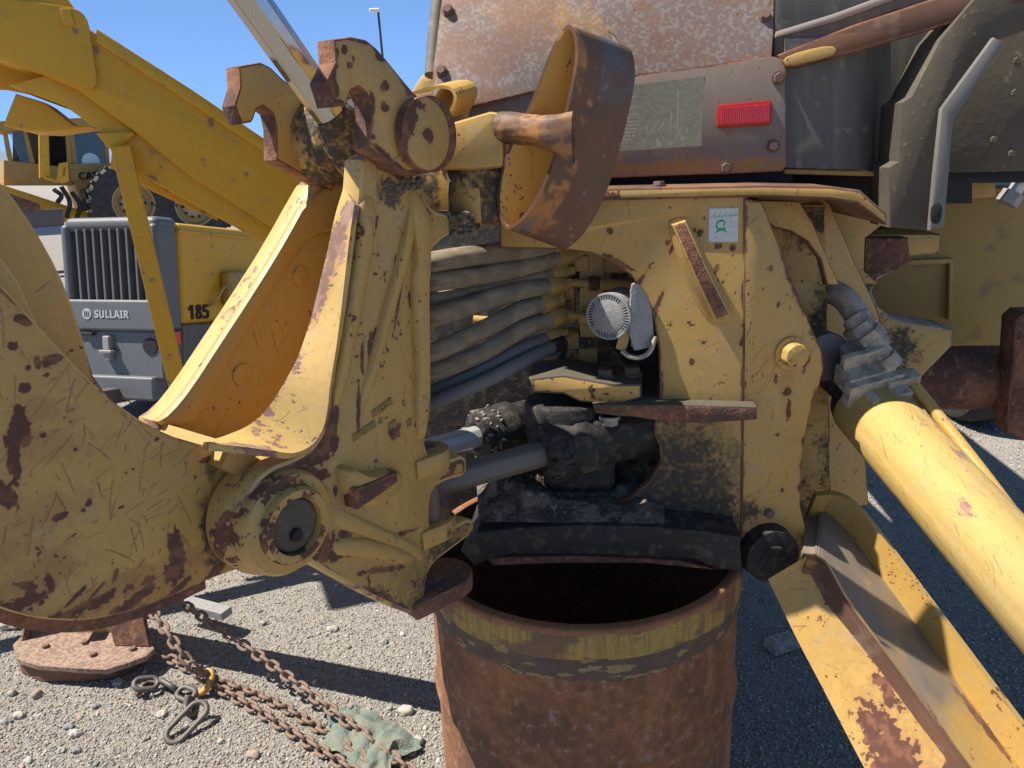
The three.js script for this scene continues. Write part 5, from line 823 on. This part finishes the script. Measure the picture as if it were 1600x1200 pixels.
// ================================================================ chains
{
  const linkGeo = (L, W, r) => { const pts = [], h = (L - W) / 2; for (let i = 0; i < 12; i++) { const a = -Math.PI / 2 + Math.PI * i / 11; pts.push(V(h + Math.cos(a) * (W / 2 - r), Math.sin(a) * (W / 2 - r), 0)); } for (let i = 0; i < 12; i++) { const a = Math.PI / 2 + Math.PI * i / 11; pts.push(V(-h + Math.cos(a) * (W / 2 - r), Math.sin(a) * (W / 2 - r), 0)); } const c = new THREE.CatmullRomCurve3(pts, true, 'catmullrom', 0.5); return new THREE.TubeGeometry(c, 30, r, 8, true); };
  const G = linkGeo(0.051, 0.036, 0.0054), GB = linkGeo(0.085, 0.055, 0.0085);
  reseed(505);
  const chain = (name, label, pts, pitch, geo, mat, roll0 = 0.35) => {
    const c = new THREE.CatmullRomCurve3(pts), L = c.getLength(), n = Math.floor(L / pitch), t = thing(name, label, 'chain', pts[pts.length - 1].clone().setY(0));
    for (let i = 0; i <= n; i++) {
      const p = c.getPointAt(i / n), d = c.getTangentAt(i / n), m = new THREE.Mesh(geo, mat); m.name = 'link'; m.castShadow = m.receiveShadow = true;
      const s = UP.clone().cross(d).normalize(), u = d.clone().cross(s), a = (i % 2 ? Math.PI / 2 : 0) + roll0 + (rnd() - 0.5) * 0.25, y = s.clone().multiplyScalar(Math.cos(a)).addScaledVector(u, Math.sin(a)), z = d.clone().cross(y);
      m.quaternion.setFromRotationMatrix(new THREE.Matrix4().makeBasis(d, y, z)); m.position.copy(p.sub(t.position)); t.add(m);
    }
    return t;
  };
  const g = (x, y, h) => onY(x, y, h);
  chain('rusty_chain', 'long taut rusty chain stretched from the stabilizer arm across the shade', [g(272, 934, .22), g(340, 980, .165), g(430, 1043, .1), g(530, 1118, .05), g(600, 1172, .024), g(665, 1222, .018), g(720, 1262, .018)], 0.0325, G, M.chain);
  chain('rusty_chain', 'rusty chain dropping from the boom to a hook, then lying across sunlit gravel', [g(228, 938, .26), g(262, 990, .2), g(296, 1036, .13), g(322, 1062, .04), g(360, 1085, .02), g(420, 1120, .018), g(490, 1165, .018), g(560, 1210, .018), g(620, 1250, .018)], 0.0325, G, M.chain);
  chain('rusty_chain', 'second strand of rusty chain lying doubled on the gravel beside the first', [g(246, 1022, .03), g(272, 1032, .025), g(312, 1052, .02), g(372, 1074, .018), g(436, 1100, .018), g(505, 1142, .018), g(575, 1188, .018)], 0.0325, G, M.chain, 0.8);
  chain('tow_chain', 'short run of heavy dark chain links with a long end link, on the sunlit gravel', [g(228, 1068, .04), g(250, 1066, .03), g(276, 1078, .02), g(300, 1090, .02), g(297, 1104, .02)], 0.058, GB, M.darkLink, 0.4);
  const big = linkGeo(0.15, 0.07, 0.0085), o = g(292, 1128, 0.03), m = new THREE.Mesh(big, M.darkLink); const e = g(318, 1100, 0.05).sub(g(272, 1148, 0.012)).normalize(), s = e.clone().cross(UP).normalize(), y = s.clone().multiplyScalar(0.92).addScaledVector(e.clone().cross(s), 0.4).normalize();
  m.quaternion.setFromRotationMatrix(new THREE.Matrix4().makeBasis(e, y, e.clone().cross(y))); m.position.copy(o); m.name = 'end_link'; m.castShadow = m.receiveShadow = true; m.userData = { label: 'long oval dark steel end link lying on the gravel', category: 'chain link' }; scene.add(m);
  const h = thing('grab_hook', 'yellowish grab hook joining the chains near the foot pad', 'hook', g(322, 1080, 0));
  put(h, 'shank', tube([g(310, 1084, .01), g(318, 1080, .022), g(328, 1066, .04), g(330, 1052, .05), g(322, 1048, .055)], 0.0115, { seg: 26, rs: 12 }), M.yellowWorn);
  const sp = thing('tie_rod', 'short rusty threaded rod lying by the heavy dark links', 'rod', g(225, 1085, 0)); put(sp, 'rod', rod(g(212, 1086, .012), g(240, 1068, .02), 0.008, 0.008), M.rust); put(sp, 'nut', latheAB(g(226, 1076, .014), g(232, 1072, .016), [[0.0001, 0], [0.016, 0], [0.016, 0.02], [0.0001, 0.02]], 6), M.rust);
}

// ================================================================ rag, wood, larger stones
{
  const rg = new THREE.PlaneGeometry(0.3, 0.17, 44, 26), p = rg.attributes.position; for (let i = 0; i < p.count; i++) { const x = p.getX(i), y = p.getY(i), w = Math.hypot(x / 0.15, y / 0.085), k = 1 + (fbm(x * 14 + 5, y * 14 + 5, 3, 811) - 0.5) * 0.8; p.setXYZ(i, x * k, 0.008 + 0.05 * Math.pow(fbm(x * 12 + 9, y * 16 + 9, 4, 801), 1.5) * sstep(1.35, 0.4, w) + 0.012 * Math.abs(Math.sin(x * 46 + y * 32 + fbm(x * 20, y * 20, 2, 5) * 5)), -y * k); }
  rg.computeVertexNormals(); rg.rotateY(-0.75); const c = onY(575, 1165, 0); rg.translate(c.x, c.y, c.z);
  solo('cloth_rag', 'crumpled grey-green rag half under the chains', 'rag', rg, pairMat(texPair(256, 256, (i, j, q) => { const u = i / 256, v = j / 256, f = fbm(u * 10, v * 10, 4, 821), d = vn(u * 120, v * 120, 823); const k = 0.85 + 0.3 * d, cc = mix3([0.2, 0.21, 0.16], [0.155, 0.2, 0.175], sstep(0.35, 0.65, f)); q[0] = cc[0] * k; q[1] = cc[1] * k; q[2] = cc[2] * k; q[3] = 0.95; q[4] = d; }), 0.002), c);
  const wp = onY(1222, 1012, 0.0); const wd = V(0.93, 0, -0.36), ws = V(0.36, 0, 0.93);
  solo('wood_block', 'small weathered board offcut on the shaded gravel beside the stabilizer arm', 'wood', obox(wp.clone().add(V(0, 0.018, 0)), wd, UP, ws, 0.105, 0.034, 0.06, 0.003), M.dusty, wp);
  const st = [[633, 1113, .026], [609, 1108, .012], [552, 1105, .014], [575, 1112, .011], [602, 1200, .02], [30, 1120, .02], [20, 1085, .018], [108, 1138, .016], [118, 1150, .02], [60, 1087, .022], [255, 1118, .02], [185, 1070, .022], [120, 1175, .016], [96, 1174, .014], [230, 1155, .012], [520, 985, .02], [412, 975, .016], [640, 1180, .018], [655, 1160, .02], [545, 1012, .012], [20, 980, .05], [600, 1005, .016], [150, 1105, .014], [345, 1160, .012], [395, 1182, .022], [45, 1190, .014], [8, 1130, .02]];
  reseed(909); const pal = [[0.44, 0.4, 0.34], [0.31, 0.29, 0.27], [0.22, 0.215, 0.215], [0.4, 0.37, 0.33], [0.32, 0.25, 0.2]];
  st.forEach(([x, y, r0], i) => { const r = r0 * 0.72; const q = onY(x, y, 0), k = pal[i % 5]; solo('stone', 'loose stone, larger than the grains, lying on the gravel', 'stone', spherify(V(q.x, r * 0.45, q.z), r * 1.15, r * 0.75, r * 0.95, i + 40, 0.7, 3), i < 5 ? (M['st' + i] ??= plain(...k, 0.9)) : M['st' + i % 5], q, 'loose stones on the gravel'); });
}

// ================================================================ portable compressor
{
  const f = az(-16), r = V(f.z, 0, -f.x), tilt = 9 * rad, Dn = f.clone().multiplyScalar(Math.cos(tilt)).addScaledVector(UP, Math.sin(tilt)), Un = UP.clone().multiplyScalar(Math.cos(tilt)).addScaledVector(f, -Math.sin(tilt));
  const o = at(250, 470, 5.0);                        // right front corner of the nose, mid height
  const t = thing('portable_compressor', 'portable air compressor with grey slatted nose and yellow canopy, tipped slightly back', 'compressor', V(o.x, 0, o.z));
  const P = (x, y, z) => o.clone().addScaledVector(r, x).addScaledVector(Un, y).addScaledVector(Dn, z);   // x right along the nose, y up, z forward
  const W = 0.74;
  const B = (name, x0, x1, y0, y1, z0, z1, m, rr = 0.012) => put(t, name, obox(P((x0 + x1) / 2, (y0 + y1) / 2, (z0 + z1) / 2), r, Un, Dn, x1 - x0, y1 - y0, z1 - z0, rr, 3), m);
  // nose: frame with sloping face, built of rails round a dark opening
  B('nose_top', -W, 0.0, 0.45, 0.545, -0.22, 0.0, M.greyPaint, 0.05); B('nose_side', -0.06, 0.002, -0.06, 0.5, -0.2, 0.012, M.greyPaint, 0.03); B('nose_side', -W - 0.02, -W + 0.045, -0.06, 0.5, -0.2, 0.012, M.greyPaint, 0.03); B('nose_sill', -W - 0.01, 0, -0.2, 0.005, -0.2, 0.03, M.greyPaint, 0.02);
  B('nose_back', -W + 0.02, -0.02, -0.02, 0.48, -0.2, -0.1, M.black);
  for (let i = 0; i < 9; i++) { const x = -W + 0.115 + i * 0.066; B('grille_slat', x - 0.009, x + 0.009, -0.004, 0.465, -0.06, 0.006, M.greyPaint, 0.004); }
  B('lower_panel', -W + 0.0, -0.01, -0.52, -0.2, -0.2, -0.005, M.greyPaint, 0.012); B('bumper', -W + 0.02, -0.05, -0.66, -0.5, -0.14, 0.05, M.greyPaint, 0.02);
  const hp = P(-0.1, -0.3, 0.002); put(t, 'round_port', rod(hp.clone().addScaledVector(Dn, -0.02), hp, 0.055, 0.055, { seg: 28 }), M.black);
  B('latch', -0.45, -0.395, -0.4, -0.235, -0.01, 0.035, M.galv, 0.01); B('latch_bar', -0.47, -0.37, -0.35, -0.33, 0.0, 0.05, M.galv, 0.006); B('handle', -0.62, -0.53, -0.235, -0.215, 0.0, 0.03, M.black, 0.006);
  B('canopy', -0.72, 0.006, -0.165, 0.515, -2.0, -0.2, M.bgYellow, 0.04); B('canopy_ledge', -0.72, 0.016, 0.44, 0.47, -2.0, -0.2, M.bgYellow, 0.01); B('skirt', -0.7, 0.0, -0.6, -0.165, -2.0, -0.2, M.darkPlastic, 0.02); B('side_marker', -0.01, 0.02, -0.3, -0.21, -0.16, -0.03, plain(0.75, 0.06, 0.02, 0.35), 0.008);
  for (const [y, z] of [[-0.5, -0.08], [-0.58, -0.12], [-0.5, -0.16]]) hexBolt(t, P(0, y, z), r, 0.014, 0.01, M.galv, false);
  B('tow_bar', -0.42, -0.32, -0.68, -0.58, -0.3, 0.2, M.darkLink, 0.01);
  const font = await new FontLoader().loadAsync('fonts/droid/droid_sans_bold.typeface.json');
  const txt = (s, size, X, Y, Z, ux, m, name) => { const g = new TextGeometry(s, { font, size, depth: 0.008, curveSegments: 4, bevelEnabled: false }); g.applyMatrix4(new THREE.Matrix4().makeBasis(ux, Un, ux.clone().cross(Un)).setPosition(P(X, Y, Z))); g.clearGroups(); put(t, name, boxUV(g), m); };
  txt('SULLAIR', 0.05, -0.5, -0.115, 0.026, r, plain(0.45, 0.47, 0.48, 0.5), 'lettering'); txt('185', 0.1, 0.007, -0.135, -0.25, Dn.clone().negate(), M.black, 'lettering');
  { const c = P(-0.56, -0.09, 0.03), m = plain(0.45, 0.47, 0.48, 0.5), gs = [rod(c.clone().addScaledVector(Dn, -0.004), c.clone().addScaledVector(Dn, 0.004), 0.036, 0.036, { seg: 28 })]; put(t, 'emblem', mergeGeometries(gs), m); const e = []; for (let k = -1; k < 2; k++) e.push(obox(c.clone().addScaledVector(r, k * 0.016).addScaledVector(Dn, 0.005), r, Un, Dn, 0.007, 0.038, 0.004, 0.001, 1)); put(t, 'emblem_bars', mergeGeometries(e), M.greyPaint); }
  put(t, 'hose_loop', tube([P(0.02, -0.05, -0.5), P(0.06, 0.02, -0.52), P(0.05, 0.09, -0.62), P(0.05, 0.05, -0.72), P(0.04, -0.06, -0.7), P(0.03, -0.2, -0.6)], 0.012, { seg: 30, rs: 10 }), M.yellowWorn); B('side_box', 0.004, 0.09, -0.05, 0.2, -1.0, -0.62, M.bgYellowDull, 0.03);
  for (const s of [-1, 1]) { const c = P(s > 0 ? -0.02 : -0.7, 0, -1.25); c.y = 0.3; put(t, 'wheel', latheAB(c.clone().addScaledVector(r, -0.1), c.clone().addScaledVector(r, 0.1), [[0.001, 0.04], [0.17, 0.03], [0.2, 0], [0.29, 0.02], [0.3, 0.06], [0.3, 0.14], [0.29, 0.18], [0.2, 0.2], [0.17, 0.17], [0.001, 0.16]], 36), M.tyre); }
  { const j = P(-0.36, -0.62, 0.12); put(t, 'jack_leg', rod(V(j.x, 0, j.z), j, 0.03, 0.03), M.darkLink); }
}

// ================================================================ yellow box boom of a machine behind
{
  const pl = new Pl(V(-2.25, 2, -2.4), az(22)), t = thing('loading_boom', 'long clean yellow box boom sloping down behind the casting, propped by a thin strut', 'boom', V(pl.p.x, 0, pl.p.z));
  flatPlate(t, 'box_beam', pl, [[-300, -190], [100, -10], [140, 46], [300, 148], [400, 222], [470, 268], [640, 380], [640, 500], [560, 440], [450, 372], [300, 278], [210, 206], [120, 140], [70, 118], [-300, -10]], 0.55, M.bgYellow, { bevel: 0.006 });
  flatPlate(t, 'top_cap', pl.off(0.012), [[150, 44], [300, 140], [470, 255], [640, 368], [640, 392], [470, 276], [300, 163], [150, 66]], 0.36, M.bgYellow, { bevel: 0.004 });
  flatPlate(t, 'doubler_plate', pl.off(0.02), [[-300, -60], [0, -4], [108, 10], [128, 18], [138, 34], [143, 70], [152, 120], [151, 134], [142, 140], [128, 138], [80, 118], [0, 88], [-300, 10]], 0.03, M.bgYellow, { it: 1, bevel: 0.004 });
  flatPlate(t, 'hinge_tab', pl.off(0.03), [[94, 12], [110, 14], [116, 38], [112, 42], [98, 40]], 0.02, M.bgYellow);
  flatPlate(t, 'lower_beam', pl.off(-0.02), [[12, 132], [70, 118], [120, 138], [210, 206], [450, 372], [560, 440], [560, 470], [440, 395], [340, 340], [250, 290], [200, 262], [150, 200], [100, 165]], 0.26, M.bgYellow, { bevel: 0.006 });
  flatPlate(t, 'far_beam_wall', pl.off(-0.3), [[-300, -30], [120, 120], [110, 160], [60, 150], [10, 140], [-300, 130]], 0.03, M.bgYellow);
  flatPlate(t, 'curved_guard', pl.off(-0.08), [[24, 146], [70, 160], [115, 195], [142, 198], [80, 207], [40, 205], [4, 196]], 0.3, M.bgYellow, { it: 0, bevel: 0.01 });
  flatPlate(t, 'strut_gusset', pl.off(0.01), [[150, 208], [208, 206], [210, 210], [178, 236], [170, 232]], 0.05, M.bgYellow);
  flatPlate(t, 'lower_beam', pl.off(-0.3), [[175, 238], [200, 240], [275, 280], [340, 320], [340, 345], [240, 300], [172, 262]], 0.06, M.bgYellow);
  const a = pl.off(0.03).at(188, 228), b = pl.off(0.05).at(272, 578); const d = b.clone().sub(a).normalize(), foot = a.clone().addScaledVector(d, (a.y - 0.5) / -d.y); const s = d.clone().cross(pl.n).normalize();
  put(t, 'strut', obox(a.clone().add(foot).multiplyScalar(0.5), d, s, d.clone().cross(s), a.distanceTo(foot), 0.062, 0.04, 0.004), M.bgYellow);
  const rl = foot.clone(), rr = foot.clone().addScaledVector(pl.u, -1.6); put(t, 'base_rail', obox(rl.clone().add(rr).multiplyScalar(0.5), pl.u, UP, pl.n, 1.7, 0.1, 0.08, 0.005), M.bgYellow); put(t, 'base_post', obox(V(rr.x, 0.25, rr.z), pl.u, UP, pl.n, 0.1, 0.5, 0.1, 0.005), M.bgYellow);
  const e = pl.off(-0.17).at(640, 440); put(t, 'rear_post', obox(V(e.x, e.y / 2, e.z), V(1, 0, 0), UP, V(0, 0, 1), 0.2, e.y, 0.2, 0.01), M.bgYellow);
}

// ================================================================ motor grader far behind
{
  const pl = new Pl(at(150, 300, 14), az(35)), t = thing('motor_grader', 'yellow motor grader with glazed cab and big black tyres, parked far behind', 'grader', V(pl.p.x, 0, pl.p.z));
  const Y = M.bgYellowDull, FPt = (name, k, px, th, m = Y, o = {}) => flatPlate(t, name, pl.off(k), px, th, m, { bevel: 0.01, ...o });
  FPt('rear_body', 0.0, [[108, 256], [340, 250], [360, 330], [130, 330]], 1.4); FPt('name_panel', 0.03, [[110, 266], [158, 264], [160, 283], [112, 284]], 0.06);
  FPt('cab_back', -0.05, [[108, 200], [168, 196], [172, 262], [112, 262]], 0.06, Y, { holes: [[[[114, 204], [162, 203], [166, 257], [120, 258]]]] });
  put(t, 'cab_window', plateUV(pl.off(-0.08), trace(pl.off(-0.08), [[113, 203], [163, 202], [167, 258], [119, 259]]), 0.01, { bevel: 0 }), [M.glass, M.glass]);
  FPt('cab_roof', 0.05, [[-20, 190], [172, 182], [174, 198], [-20, 206]], 1.3); FPt('cab_post', -0.05, [[62, 200], [74, 199], [76, 282], [64, 282]], 0.1); FPt('cab_post', -0.05, [[36, 204], [42, 204], [60, 276], [52, 276]], 0.1); FPt('cab_post', -0.05, [[4, 204], [11, 204], [22, 260], [14, 262]], 0.1); FPt('cab_post', -0.05, [[102, 200], [110, 200], [116, 264], [106, 264]], 0.1);
  FPt('cab_floor', -0.02, [[6, 250], [112, 262], [112, 290], [6, 290]], 1.2); FPt('cab_interior', -0.7, [[20, 206], [166, 200], [166, 260], [20, 262]], 0.05, M.darkPlastic);
  put(t, 'side_window', plateUV(pl.off(-0.09), trace(pl.off(-0.09), [[14, 206], [38, 205], [56, 272], [40, 272]]), 0.01, { bevel: 0 }), [M.glass, M.glass]);
  FPt('seat', -0.5, [[80, 215], [100, 206], [104, 250], [82, 256]], 0.4, M.black);
  { const c = pl.off(-0.055).at(142, 252), q = rod(c.clone().addScaledVector(pl.n, -0.006), c.clone().addScaledVector(pl.n, 0.004), 0.145, 0.145, { seg: 30 }); put(t, 'round_decal', q, plain(0.55, 0.68, 0.7, 0.5)); }
  FPt('ladder_post', 0.5, [[61, 210], [76, 208], [78, 275], [62, 278]], 0.12, M.bgYellow); FPt('ladder_plate', 0.6, [[92, 255], [106, 253], [108, 283], [98, 287], [88, 284]], 0.03, M.bgYellow, { holes: [[[[98, 262], [103, 259], [103, 274], [97, 278]]]] });
  FPt('step_bar', 0.55, [[70, 276], [92, 282], [90, 286], [70, 280]], 0.06, M.bgYellow);
  FPt('front_frame', 0.1, [[-60, 268], [100, 320], [200, 350], [200, 362], [90, 346], [-60, 290]], 0.4, M.bgYellow); FPt('moldboard', 0.8, [[-20, 290], [62, 318], [64, 330], [26, 330], [-20, 326]], 0.1, M.rust); FPt('blade', 0.8, [[28, 330], [98, 326], [101, 352], [36, 358]], 0.08, M.darkLink); FPt('cutting_edge', 0.82, [[34, 357], [101, 352], [102, 366], [40, 370]], 0.06, plain(0.16, 0.2, 0.27, 0.5));
  for (const [a, b, c, d] of [[96, 292, 104, 340], [112, 300, 120, 342], [84, 296, 90, 316], [128, 296, 122, 330]]) { const p = pl.off(0.4).at(a, b), q = pl.off(0.4).at(c, d); put(t, 'hose_run', tube([p, p.clone().lerp(q, 0.5).add(V(0.1, 0, 0)), q], 0.04, { seg: 10, rs: 8 }), M.rubber); }
  for (const [px, py] of [[207, 318], [302, 322]]) {
    const c = pl.off(0.45).at(px, py); const w = put(t, 'wheel', latheAB(c.clone().addScaledVector(pl.n, -0.25), c.clone().addScaledVector(pl.n, 0.15), [[0.3, 0], [0.6, 0.0], [0.7, 0.06], [0.72, 0.12], [0.72, 0.26], [0.68, 0.36], [0.55, 0.4], [0.36, 0.38], [0.34, 0.3]], 48), M.tyre);
    const rim = put(w, 'rim', latheAB(c.clone().addScaledVector(pl.n, -0.1), c.clone().addScaledVector(pl.n, 0.13), [[0.001, 0.16], [0.2, 0.16], [0.24, 0.1], [0.31, 0.1], [0.34, 0.23], [0.37, 0.23]], 40), plain(0.42, 0.29, 0.12, 0.6));
    for (let i = 0; i < 10; i++) { const a = i / 10 * 6.283, q = c.clone().addScaledVector(pl.u, Math.cos(a) * 0.2).addScaledVector(pl.v, Math.sin(a) * 0.2); put(w, 'wheel_nut', rod(q.clone().addScaledVector(pl.n, 0.03), q.clone().addScaledVector(pl.n, 0.085), 0.026, 0.026, { seg: 8 }), M.black); }
    const tr = []; for (let i = 0; i < 26; i++) for (const s of [-1, 1]) { const a = (i + (s > 0 ? 0.5 : 0)) / 26 * 6.283, ra = pl.u.clone().multiplyScalar(Math.cos(a)).addScaledVector(pl.v, Math.sin(a)), ta = pl.n.clone().cross(ra); tr.push(obox(c.clone().addScaledVector(ra, 0.715).addScaledVector(pl.n, -0.06 + s * 0.1), ra, ta.clone().addScaledVector(pl.n, 0.6 * s).normalize(), pl.n, 0.06, 0.07, 0.17, 0.01, 1)); } put(w, 'tread', mergeGeometries(tr), M.tyre);
  }
  const font = await new FontLoader().loadAsync('fonts/droid/droid_sans_bold.typeface.json'); const g = new TextGeometry('CAT', { font, size: 0.13, depth: 0.02, curveSegments: 3 }), q = pl.off(0.032).uv(123, 281); g.translate(q[0], q[1], 0); g.applyMatrix4(pl.off(0.032).mat()); g.clearGroups(); put(t, 'lettering', boxUV(g), M.black);
}

// ================================================================ lamp post in the distance
{
  const b = at(598, 95, 60), top = at(590, 20, 60), t = thing('lamp_post', 'slim dark lamp post with a single white head, far across the yard', 'lamp post', V(top.x, 0, b.z));
  put(t, 'pole', rod(V(top.x + 0.4, 0, b.z), V(top.x + 0.2, top.y, b.z), 0.12, 0.09, { seg: 12 }), plain(0.05, 0.05, 0.05, 0.6));
  put(t, 'lamp_head', obox(V(top.x - 0.05, top.y, b.z), V(1, 0, 0), UP, V(0, 0, 1), 0.85, 0.28, 0.4, 0.1), plain(0.7, 0.72, 0.74, 0.4));
}
renderer.render(scene, camera);
